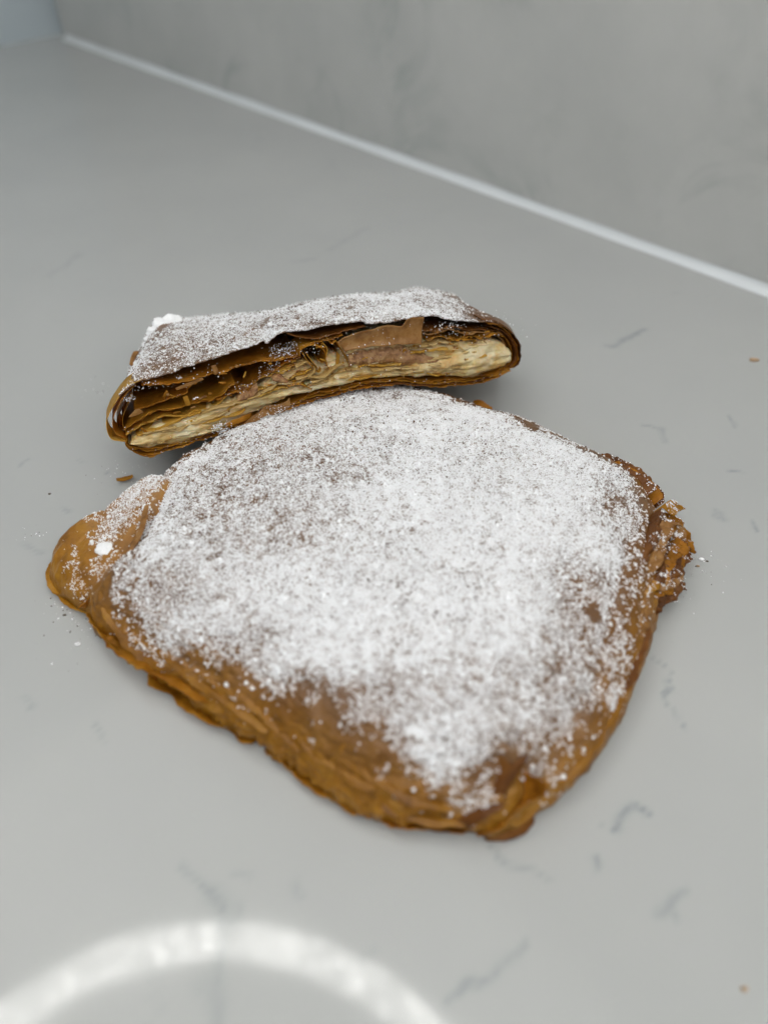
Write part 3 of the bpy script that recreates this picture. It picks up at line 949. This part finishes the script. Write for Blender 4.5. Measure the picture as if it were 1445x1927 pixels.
def make_top():
    n, m = 330, 46
    f = catmull(np.array([FACE(*q) for q in TOPF]), n)
    # keep the traced front edge crisp, add tiny tears
    f = f - back * (0.0006 * fbm(f, 500, 3, 3) + 0.0005 * fbm(f, 1500, 2, 4))[:, None]
    bpts = catmull(np.array([P(*A(x, y), z) for x, y, z in TOPB]), n)
    V, BK = [], []
    s = np.linspace(0, 1, n)
    for j in range(m):
        t = j / (m - 1)
        q = f * (1 - t) + bpts * t
        arch = 0.0035 * math.sin(math.pi * t) * np.sin(np.pi * s) ** 0.5
        q = q + np.array([0, 0, 1]) * (arch - 0.0010 * (1 - t) ** 3 * 0)[:, None]
        q[:, 2] += (0.0011 * fbm(q, 55, 3, 7) + 0.0004 * fbm(q, 200, 3, 8)) * min(1, t * 6 + 0.1)
        V.append(q)
    # over the back edge and down to the counter
    for k in range(1, 11):
        t = k / 10
        q = bpts + back * (0.012 * math.sin(t * math.pi / 2) ** 0.6 * (1 - 0.3 * t)) 
        q = q.copy()
        q[:, 2] = bpts[:, 2] * (1 - t ** 1.3) + 0.001
        q[:, :2] += (back[None, :2] * (0.0012 * fbm(q, 120, 3, 9))[:, None])
        V.append(q)
    V = np.concatenate(V)
    F = grid_faces(m + 10, n)
    me = big_mesh('top_sheet', V, F)
    return V, F, me
TV, TF, tme = make_top()
tX = (TV - pL) @ sdir
def top_sugar(p):
    xs = (p - pL) @ sdir
    d = np.full(len(p), 0.95)
    dep = (p - pL) @ back
    xr = (FACE(2560, 300) - pL) @ sdir
    d *= 1 - smooth(xr - .015, xr + .006, xs + 0.004 * fbm(p, 150, 2, 14))
    xl = (FACE(330, 640) - pL) @ sdir
    d *= 0.74 + 0.26 * smooth(xl, xl + 0.05, xs)
    d *= 0.9 + 0.25 * fbm(p, 70, 2, 15)
    d *= smooth(0.014, 0.03, p[:, 2])
    return np.clip(d, 0, 1)
attr(tme, 'sugar', top_sugar(TV))
attr(tme, 'bake', np.full(len(TV), 0.85))
o = link('top_sheet', tme, M['crust'], cutp)
solidify(o, 0.0005, -1 if True else 0)
def front_part(p):
    return top_sugar(p)
# sugar only on the upper side: orient by height
def upward(V, F):
    a, b, c = V[F[:, 0]], V[F[:, 1]], V[F[:, 2]]
    nz = np.cross(b - a, c - a)[:, 2]
    G = F.copy()
    G[nz < 0] = G[nz < 0][:, ::-1]
    return G
TFu = upward(TV, TF)
grow_sugar(TV, TFu, top_sugar, 62000, cutp, rmean=.00019)
dust_cinnamon(TV, TFu, top_sugar, 15000, cutp, rmean=.00013)

# ---- the layers of the cut side, from the top down
sheet('phyllo_sheet', [(300, 705), (420, 697), (560, 683), (640, 667), (700, 650), (860, 612), (900, 598), (950, 582), (1080, 550), (1200, 535), (1300, 520), (1330, 505)], 'amber', .036, seed=101, cut=.002)
sheet('phyllo_sheet', [(250, 860), (330, 850), (400, 822), (490, 790), (590, 762), (600, 735), (660, 695)], 'amber', .034, seed=104, cut=.0015)
sheet('phyllo_sheet', [(860, 762), (900, 747), (960, 748), (985, 735), (1040, 682), (1110, 640), (1190, 592), (1260, 548), (1335, 515)], 'amber', .034, seed=107)
sheet('phyllo_sheet', [(185, 1000), (230, 960), (300, 915), (390, 868), (480, 854), (560, 842), (590, 830), (700, 805), (790, 780), (860, 722), (905, 690)], 'gold', .034, seed=110, cut=.002)
sheet('phyllo_sheet', [(300, 935), (400, 880), (520, 865), (640, 830), (720, 815), (800, 795), (880, 760)], 'amber', .03, seed=111, wav=.0012, cut=.002)
sheet('phyllo_sheet', [(200, 1032), (260, 988), (340, 950), (450, 910), (560, 900), (640, 872), (760, 850), (830, 795), (890, 770)], 'yellow', .032, seed=113, wav=.0011, thick=.0006)
sheet('phyllo_sheet', [(600, 935), (690, 915), (780, 905), (860, 855), (905, 825), (940, 800)], 'yellow', .025, off=.0010, seed=116, wav=.0012, thick=.0007)
sheet('phyllo_sheet', [(480, 965), (560, 940), (640, 925), (720, 880), (800, 850)], 'cream', .025, off=.0004, seed=118, wav=.0013, thick=.0009)
sheet('phyllo_sheet', [(1240, 372), (1300, 392), (1380, 402), (1460, 396), (1560, 372), (1640, 346), (1745, 318)], 'brown', .03, seed=119)
sheet('phyllo_sheet', [(1376, 440), (1440, 420), (1500, 412), (1560, 400), (1600, 382)], 'amber', .03, seed=121)
sheet('phyllo_sheet', [(1020, 700), (1100, 650), (1180, 620), (1280, 580), (1380, 560), (1420, 600)], 'yellow', .03, seed=123, wav=.0012)
sheet('phyllo_sheet', [(1040, 745), (1120, 715), (1180, 690), (1250, 660), (1330, 620), (1400, 600)], 'yellow', .028, off=.0006, seed=125, wav=.0012, thick=.0006)
sheet('phyllo_sheet', [(1246, 712), (1300, 700), (1350, 706), (1400, 738)], 'gold', .02, off=.0032, seed=127)
sheet('phyllo_sheet', [(1990, 480), (2080, 462), (2160, 448), (2230, 432), (2300, 440), (2360, 468), (2400, 505)], 'cream', .026, off=.0012, seed=129, wav=.0013, thick=.0008)
sheet('phyllo_sheet', [(2040, 505), (2120, 500), (2200, 478), (2280, 470)], 'yellow', .02, off=.0018, seed=131, wav=.0014, thick=.0008)
sheet('phyllo_sheet', [(2130, 352), (2200, 345), (2290, 330), (2340, 332), (2420, 350), (2520, 342), (2600, 348), (2660, 384)], 'brown', .034, seed=133, wav=.0012)
sheet('phyllo_sheet', [(2135, 372), (2220, 362), (2300, 352), (2380, 365), (2470, 362), (2560, 360), (2630, 378)], 'tan', .03, off=.0008, seed=135, wav=.0016)
sheet('phyllo_sheet', [(2145, 402), (2230, 382), (2320, 398), (2400, 386), (2470, 398), (2560, 380), (2640, 386)], 'gold', .03, off=.0010, seed=137, wav=.0018)
sheet('phyllo_sheet', [(2290, 426), (2350, 412), (2440, 414), (2470, 428)], 'gold', .02, off=.0016, seed=139, wav=.0012)
# outer wraps, left end
sheet('outer_wrap', [(300, 668), (215, 716), (150, 790), (95, 880), (72, 950), (80, 1010), (105, 1055), (150, 1066), (198, 1070)], 'yellow', .012, seed=141, jag=.0006, wav=.0004)
sheet('outer_wrap', [(262, 700), (226, 735), (172, 800), (132, 875), (112, 950), (130, 1015), (200, 1056)], 'amber', .012, seed=143, jag=.0006, wav=.0004)
sheet('outer_wrap', [(238, 745), (196, 810), (160, 880), (140, 950), (160, 1000), (200, 1035)], 'amber', .02, off=-.007, seed=144, jag=.0006, wav=.0004)
sheet('outer_wrap', [(225, 800), (196, 860), (176, 930), (185, 985), (215, 1020)], 'gold', .02, off=-.003, seed=146, jag=.0008, wav=.0004)
# outer wraps, right end
for k, line in enumerate([[(2500, 284), (2600, 300), (2660, 332), (2712, 388), (2746, 450), (2752, 520), (2742, 572), (2690, 592)],
                          [(2540, 305), (2620, 330), (2680, 380), (2722, 450), (2732, 530), (2700, 585), (2640, 600)],
                          [(2560, 325), (2640, 356), (2690, 410), (2716, 475), (2716, 545), (2680, 590)],
                          [(2590, 350), (2650, 395), (2684, 450), (2694, 520), (2668, 585), (2600, 610)],
                          [(2600, 385), (2645, 430), (2665, 490), (2668, 545), (2645, 590)]]):
    sheet('outer_wrap', line, ('brown', 'amber', 'brown', 'amber', 'tan')[k], .03, off=.0008 * (k % 3), seed=145 + 3 * k, jag=.0012, wav=.0009)
# curled sheets in the middle
sheet('curled_sheet', [(1318, 520), (1330, 475), (1385, 446), (1440, 452), (1480, 480), (1490, 525), (1470, 560), (1440, 540)], 'gold', .016, off=.0022, seed=161, wav=.0003, jag=.0008)
sheet('curled_sheet', [(1345, 500), (1370, 545), (1405, 590), (1445, 622), (1462, 600)], 'yellow', .014, off=.0030, seed=163, wav=.0004, jag=.0008)
sheet('curled_sheet', [(1372, 510), (1400, 550), (1430, 585), (1450, 615)], 'yellow', .014, off=.0040, seed=165, wav=.0004, jag=.0008)
sheet('curled_sheet', [(1470, 430), (1500, 470), (1490, 530), (1505, 585), (1540, 600), (1570, 560), (1580, 510)], 'yellow', .016, off=.0018, seed=167, wav=.0004, jag=.0008)
sheet('curled_sheet', [(1500, 400), (1530, 440), (1560, 425), (1590, 470), (1620, 520), (1640, 575)], 'gold', .016, off=.0012, seed=169, wav=.0004, jag=.0008)
sheet('curled_sheet', [(1380, 640), (1440, 655), (1490, 640), (1540, 600), (1600, 560)], 'cream', .014, off=.0034, seed=171, wav=.0010, jag=.0012, thick=.0008)
sheet('curled_sheet', [(1300, 590), (1360, 560), (1400, 570), (1420, 605), (1390, 640), (1300, 665)], 'cream', .014, off=.0024, seed=173, wav=.0006, jag=.0010, thick=.0006)
# soft dough and filling
D_TOP = [(230, 1050), (300, 1000), (420, 950), (520, 930), (600, 890), (720, 850), (830, 815), (940, 785), (1040, 750), (1150, 715), (1230, 690), (1330, 690), (1445, 645),
         (1576, 595), (1700, 575), (1860, 565), (2000, 555), (2100, 535), (2200, 512), (2300, 485), (2400, 455), (2480, 428), (2560, 415), (2625, 425), (2668, 470)]
D_BOT = [(215, 1075), (260, 1098), (340, 1108), (450, 1096), (560, 1072), (650, 1034), (780, 992), (900, 960), (1000, 905), (1080, 858), (1180, 812), (1260, 775), (1376, 750),
         (1500, 725), (1580, 705), (1700, 674), (1800, 656), (2000, 646), (2200, 643), (2400, 645), (2500, 632), (2610, 602), (2672, 545)]
patch('dough_layer', D_TOP, D_BOT, 'dough', off=-.0010, bulge=.0030, relief=.0022, stri=.0016, m=34, seed=181, close=.03, ragged=.0008)
patch('dough_layer', [(980, 760), (1050, 700), (1150, 640), (1260, 570), (1340, 540), (1480, 520), (1600, 470), (1750, 450), (1950, 430), (2150, 410), (2350, 400), (2550, 395)],
      [(1000, 800), (1060, 770), (1160, 730), (1260, 700), (1350, 695), (1480, 650), (1620, 600), (1760, 585), (1950, 575), (2150, 540), (2350, 490), (2550, 440)],
      'dough', off=-.0034, bulge=.0026, relief=.0024, stri=.0018, m=24, seed=184, close=.03, ragged=.0012)
patch('cinnamon_filling', [(1630, 515), (1720, 482), (1850, 462), (1980, 458), (2060, 480), (2180, 520), (2270, 510)],
      [(1630, 590), (1760, 582), (1900, 568), (2000, 582), (2100, 574), (2200, 560), (2280, 545)], 'filling', off=-.0004, bulge=.0022, relief=.0020, m=18, seed=187, close=.02, ragged=.0012)
patch('cinnamon_filling', [(915, 790), (960, 750), (1000, 735), (1045, 700)], [(930, 815), (980, 808), (1020, 800), (1050, 760)], 'filling', off=.0008, bulge=.0018, relief=.0018, m=12, seed=190, close=.01, ragged=.001)
patch('cinnamon_filling', [(1140, 655), (1180, 640), (1220, 655), (1250, 680)], [(1150, 680), (1190, 690), (1225, 700), (1250, 705)], 'filling', off=.0016, bulge=.001, relief=.0012, m=10, seed=191, close=.01, ragged=.0008)
# ruffled leaves of dough across the soft layer
def between(t, x0, x1, wob, seed):
    rr = random.Random(seed)
    a, b = catmull(np.array(D_TOP, float), 160), catmull(np.array(D_BOT, float), 160)
    c = a * (1 - t) + b * t
    c = c[(c[:, 0] > x0) & (c[:, 0] < x1)][::7]
    return [(x, y + rr.uniform(-wob, wob)) for x, y in c]
for k, (t, x0, x1, mt, of) in enumerate([(.12, 260, 700, 'yellow', .0012), (.30, 300, 620, 'cream', .0024), (.22, 560, 1020, 'cream', .0020), (.46, 420, 880, 'cream', .0028), (.62, 640, 1060, 'yellow', .0026),
                                         (.80, 300, 900, 'cream', .0020), (.10, 980, 1420, 'cream', .0022), (.34, 1040, 1330, 'yellow', .0026), (.30, 1380, 1760, 'cream', .0028), (.62, 1300, 1700, 'cream', .0026),
                                         (.16, 1700, 2150, 'yellow', .0022), (.45, 1780, 2300, 'cream', .0030), (.72, 1900, 2450, 'cream', .0026), (.22, 2150, 2580, 'cream', .0024), (.48, 2300, 2600, 'yellow', .0030), (.88, 1500, 2300, 'yellow', .0016)]):
    sheet('dough_leaf', between(t, x0, x1, 9, k), mt, .012, off=of, seed=300 + 3 * k, wav=.0011, jag=.0016, thick=.0006, m=9)
# loose flakes standing in the cut side
patch('phyllo_flake', [(1566, 432), (1620, 397), (1726, 356), (1800, 338), (1896, 320), (1976, 324), (2006, 296), (2040, 270), (2126, 268)],
      [(1616, 490), (1690, 472), (1770, 455), (1840, 450), (1900, 446), (1950, 440), (2010, 440), (2060, 441), (2112, 440)], 'tan', off=.0042, bulge=-.0012, relief=.0006, m=16, seed=193, ragged=.0005)
patch('phyllo_flake', [(975, 942), (1060, 874), (1100, 842), (1150, 838), (1200, 826), (1255, 792)], [(955, 960), (1040, 936), (1100, 908), (1170, 890), (1225, 874), (1262, 838)], 'tan', off=.0052, relief=.0007, m=12, seed=196, ragged=.0006)
patch('phyllo_flake', [(255, 868), (285, 858), (312, 880)], [(214, 912), (245, 908), (300, 886)], 'tan', off=.0020, relief=.0003, m=8, seed=202)
patch('phyllo_flake', [(748, 582), (778, 572)], [(775, 640), (803, 622)], 'tan', off=.0016, relief=.0003, m=8, seed=205, n=16)
patch('phyllo_flake', [(566, 782), (596, 772)], [(588, 842), (618, 832)], 'gold', off=.0018, relief=.0003, m=8, seed=208, n=16)
patch('phyllo_flake', [(518, 722), (600, 690), (690, 655)], [(528, 736), (610, 708), (700, 668)], 'tan', off=.0020, relief=.0004, m=6, seed=211)
patch('phyllo_flake', [(840, 952), (900, 930), (960, 905), (1010, 880)], [(850, 975), (905, 958), (960, 935), (1005, 915)], 'amber', off=.0034, relief=.0005, m=8, seed=214, ragged=.0005)
# small broken flakes caught between the layers
rr = random.Random(12)
for k in range(64):
    x = rr.uniform(300, 2560)
    t = (x - 300) / 2260
    lo = np.interp(x, [p[0] for p in D_TOP], [p[1] for p in D_TOP])
    hi = np.interp(x, [p[0] for p in TOPF], [p[1] for p in TOPF]) + 45
    y = hi + (lo - hi) * rr.uniform(.25, 1.05)
    c = FACE(x, y, rr.uniform(-.001, .0022))
    L, Wd, a, b = rr.uniform(.0010, .0034), rr.uniform(.0004, .0011), rr.gauss(-.15, .5), rr.uniform(-.9, .9)
    e1 = sdir * math.cos(a) + upf * math.sin(a)
    e2 = (upf * math.cos(a) - sdir * math.sin(a)) * math.cos(b) + FN * math.sin(b)
    e3 = np.cross(e1, e2)
    V = [c + e1 * (L * (i / 4 - .5)) + e2 * (Wd * (j / 2 - .5) * rr.uniform(.6, 1.2)) + e3 * (L * rr.uniform(-.1, .1) + .3 * L * (i / 4 - .5) ** 2) for j in range(3) for i in range(5)]
    solidify(link('phyllo_flake', big_mesh('phyllo_flake', np.array(V), grid_faces(3, 5)), M[rr.choice(['tan', 'gold', 'amber', 'gold', 'yellow'])], cutp), .0002, 0)
# crust under the piece
B_EDGE = [(200, 1090), (250, 1116), (330, 1132), (440, 1112), (560, 1082), (680, 1042), (800, 998), (900, 968), (1000, 935), (1100, 888), (1250, 838), (1376, 790), (1530, 752), (1640, 722),
          (1780, 690), (1940, 680), (2080, 688), (2230, 690), (2380, 680), (2520, 656), (2610, 628), (2680, 600)]
def low(e, d):
    return [(x, y + d * min(1, (x - 150) / 200, (2760 - x) / 220)) for x, y in e]
sheet('bottom_sheet', low(B_EDGE, -14), 'amber', .045, off=.0006, seed=221, wav=.0008)
sheet('bottom_sheet', low(B_EDGE, 0), 'gold', .045, off=.0012, seed=224, wav=.0007)
sheet('bottom_sheet', low(B_EDGE, 12), 'brown', .045, off=.0010, seed=227, wav=.0006)
sheet('bottom_sheet', low(B_EDGE, 24), 'amber', .045, off=.0016, seed=230, wav=.0006)
sheet('outer_wrap', [(205, 1062), (195, 1085), (215, 1115), (270, 1140), (340, 1160), (430, 1140), (520, 1118), (600, 1085)], 'gold', .03, off=.0012, seed=233, wav=.0006)
# lifted scrap of crust at the far left corner, sugared
for k, (a, b, z, r) in enumerate([(322, 606, .0385, .0040), (306, 614, .0375, .0038), (294, 626, .036, .0036), (284, 640, .034, .0028), (334, 602, .0385, .0024), (298, 606, .037, .0022), (276, 650, .0325, .0020)]):
    lump(a, b, z, r, cutp, sx=1.1, sy=0.9, sz=0.7, seed=8 + k)
ribbon('rim_flake', [(250, 690, .030), (254, 676, .031), (262, 662, .032)], (-.6, -.1, .3), 'tan', cutp, .0016, jag=.4, seed=240, n=26, root=0)
# sugar that fell into the cut side
def face_sugar(spots, parent):
    pos, rad = [], []
    for x, y, r, n, off in spots:
        c = FACE(x, y, off)
        q = RNG.normal(size=(n, 3)) * [r, r * .5, r * .35]
        pos.append(c + q[:, :1] * sdir + q[:, 1:2] * FN + q[:, 2:] * upf)
        rad.append(np.clip(RNG.gamma(2.0, .00007, n), .00006, .00032))
    o = link('fallen_sugar', grains_mesh('fallen_sugar', np.concatenate(pos), np.concatenate(rad), 'octa', .5), M['sugar'], parent)
    o['kind'] = 'stuff'
face_sugar([(1230, 470, .004, 300, -.004), (1260, 505, .005, 120, .0005), (1130, 600, .004, 60, .001), (700, 640, .006, 40, .001), (540, 660, .0006, 20, .002),
            (350, 690, .004, 60, .001), (2250, 330, .004, 90, .0012), (2320, 360, .004, 40, .0012), (1420, 430, .005, 30, .002), (1800, 430, .010, 70, .005),
            (800, 970, .0016, 160, .006), (830, 1000, .0016, 100, .006), (1180, 860, .003, 120, .006), (1120, 890, .003, 60, .006), (645, 790, .0006, 25, .002), (930, 715, .002, 25, .001), (640, 1040, .006, 40, .004),
            (2560, 330, .008, 60, .001), (230, 790, .0012, 60, .001), (1800, 520, .014, 60, .003)], cutp)

# crumbs clinging to the broken edges
def edge_crumbs():
    pc, ps = [], []
    for name, mat, e in EDGES:
        if name in ('outer_wrap', 'curled_sheet'):
            continue
        k = int(len(e) * (1.1 if name == 'phyllo_sheet' else .5))
        q = e[RNG.integers(0, len(e), k)]
        q = q[fbm(q, 140, 2, 88) > -.05]
        q = q + FN * RNG.uniform(-.0008, .0004, (len(q), 1)) + upf * RNG.uniform(.0001, .0004, (len(q), 1)) + sdir * RNG.normal(0, .0006, (len(q), 1))
        h = RNG.uniform(0, 1, len(q)) < .72
        pc.append(q[h]); ps.append(q[~h])
    pc, ps = np.concatenate(pc), np.concatenate(ps)
    o = link('edge_crumbs', grains_mesh('edge_crumbs', pc, np.clip(RNG.gamma(2.2, .00010, len(pc)), .00009, .0005), 'ico', .5), M['tan'], cutp)
    o['kind'] = 'stuff'
    o = link('edge_sugar', grains_mesh('edge_sugar', ps, np.clip(RNG.gamma(2., .00007, len(ps)), .00006, .0003), 'octa', .5), M['sugar'], cutp)
    o['kind'] = 'stuff'
edge_crumbs()

# ------------------------------------------------------------------ crumbs on the counter
def flake(name, px, py, length, width, rot, mat, label, cat, z=0.0012, seed=0, curl=0.35):
    n, m = 14, 6
    c = P(px, py, z)
    V = []
    for j in range(m):
        for i in range(n):
            a, b = i / (n - 1) - .5, j / (m - 1) - .5
            w = width * (1 - 1.1 * abs(a) ** 1.5)
            x, y = a * length, b * w
            zz = curl * length * a * a + 0.25 * curl * y * y / max(width, 1e-6)
            V.append((c[0] + x * math.cos(rot) - y * math.sin(rot), c[1] + x * math.sin(rot) + y * math.cos(rot), c[2] + zz))
    V = np.array(V)
    V[:, :2] += 0.08 * width * np.stack([fbm(V, 900, 2, seed), fbm(V, 900, 2, seed + 3)], 1)
    o = link(name, big_mesh(name, V, grid_faces(m, n)), M[mat])
    solidify(o, .0003, 0)
    return tag(o, label, cat)
flake('pastry_flake', 236, 901, 0.0065, .0026, .35, 'gold', 'golden flake of filo on the counter left of the pastries', 'flake', .0018, 1)
def crumb(px, py, r, mat, label, sx=1.3, sy=.9, sz=.6, seed=0, group=None, name='crumb'):
    o = lump(px, py, r * sz * 0.8, r, None, name, 14, sx, sy, sz, mat, seed)
    return tag(o, label, 'crumb', group)
crumb(1419, 677, .0015, 'crumb', 'tan crumb near the right edge, below the sealant line', 1.6, .9, .5, 2)
crumb(1400, 1861, .0007, 'crumb', 'small tan crumb in the lower right corner of the counter', seed=4)
crumb(94, 929, .0005, 'darkcrumb', 'dark crumb on the counter left of the golden flake', seed=5)
crumb(147, 1212, .0008, 'lump', 'white sugar crumb left of the whole pastry', seed=6, name='sugar_crumb')
crumb(122, 1157, .0005, 'darkcrumb', 'dark speck of crumb below the folded left end', seed=7)
crumb(1319, 1052, .0007, 'lump', 'white sugar crumb right of the gathered corner', 1.6, .9, .5, 8, name='sugar_crumb')
crumb(1330, 1056, .0004, 'darkcrumb', 'dark speck beside the white sugar crumb on the right', seed=9)
crumb(1313, 1065, .0005, 'crumb', 'brown speck below the white sugar crumb on the right', seed=10)
crumb(1270, 1130, .0008, 'lump', 'white sugar crumb against the right side of the whole pastry', seed=11, name='sugar_crumb')

def loose():
    pos = []
    for px, py, n, r in ((165, 1160, 60, .004), (120, 1130, 30, .004), (1320, 1060, 22, .006), (1345, 1075, 8, .005), (60, 1010, 14, .003), (160, 1200, 20, .008), (180, 730, 16, .006), (230, 880, 26, .006), (1290, 1120, 14, .004)):
        c = P(px, py)
        pos.append(c + np.c_[RNG.normal(size=(n, 2)) * r, np.full(n, .0001)])
    pos = np.concatenate(pos)
    k = RNG.uniform(0, 1, len(pos)) < 0.7
    o = link('sugar_dust', grains_mesh('sugar_dust', pos[k], np.clip(RNG.gamma(2, .0001, k.sum()), .0001, .0004)), M['sugar'])
    o['kind'] = 'stuff'
    o['label'] = 'fine icing sugar grains scattered on the counter around the pastries'
    o['category'] = 'sugar'
    k = ~k
    o = link('cinnamon_specks', grains_mesh('cinnamon_specks', pos[k], np.clip(RNG.gamma(2, .0001, k.sum()), .0001, .0003)), M['darkcrumb'])
    o['kind'] = 'stuff'
    o['label'] = 'fine dark cinnamon specks scattered on the counter around the pastries'
    o['category'] = 'cinnamon'
loose()

# ------------------------------------------------------------------ ring lamp overhead (seen mirrored in the counter)
def mat_glow():
    t = NT('lit_crystal')
    co = t.coords()
    v = t.n('ShaderNodeTexVoronoi', i_Scale=78.0)
    t.l(co, v.inputs['Vector'])
    st = t.math('MULTIPLY', t.ramp(v.outputs['Distance'], [(0.0, (1.9,) * 3), (0.25, (1.5,) * 3), (0.42, (0.50,) * 3), (0.8, (0.40,) * 3)]), RING_L)
    e = t.n('ShaderNodeEmission', i_Color=(1.0, 0.985, 0.955, 1))
    t.l(st, e.inputs['Strength'])
    return t.done(e.outputs[0])
def make_ring():
    root = thing('ring_lamp', 'lit crystal ring lamp hanging overhead, mirrored in the front of the countertop', 'lamp', RING_C)
    def annulus(name, r0, r1, z0, z1, mat, n=128):
        V = []
        for i in range(n):
            a = 2 * math.pi * i / n
            for r, z in ((r0, z0), (r1, z0), (r1, z1), (r0, z1)):
                V.append((RING_C[0] + r * math.cos(a), RING_C[1] + r * math.sin(a), RING_C[2] + z))
        F = []
        for i in range(n):
            j = (i + 1) % n
            for k in range(4):
                l = (k + 1) % 4
                F.append((i * 4 + k, i * 4 + l, j * 4 + l, j * 4 + k))
        return link(name, mesh(name, V, F, False), mat, root)
    annulus('light_band', RING_R - RING_W / 2, RING_R + RING_W / 2, 0.0, 0.02, mat_glow())
    annulus('metal_frame', RING_R - RING_W / 2 - .004, RING_R + RING_W / 2 + .004, 0.021, 0.04, M['metal'])
make_ring()
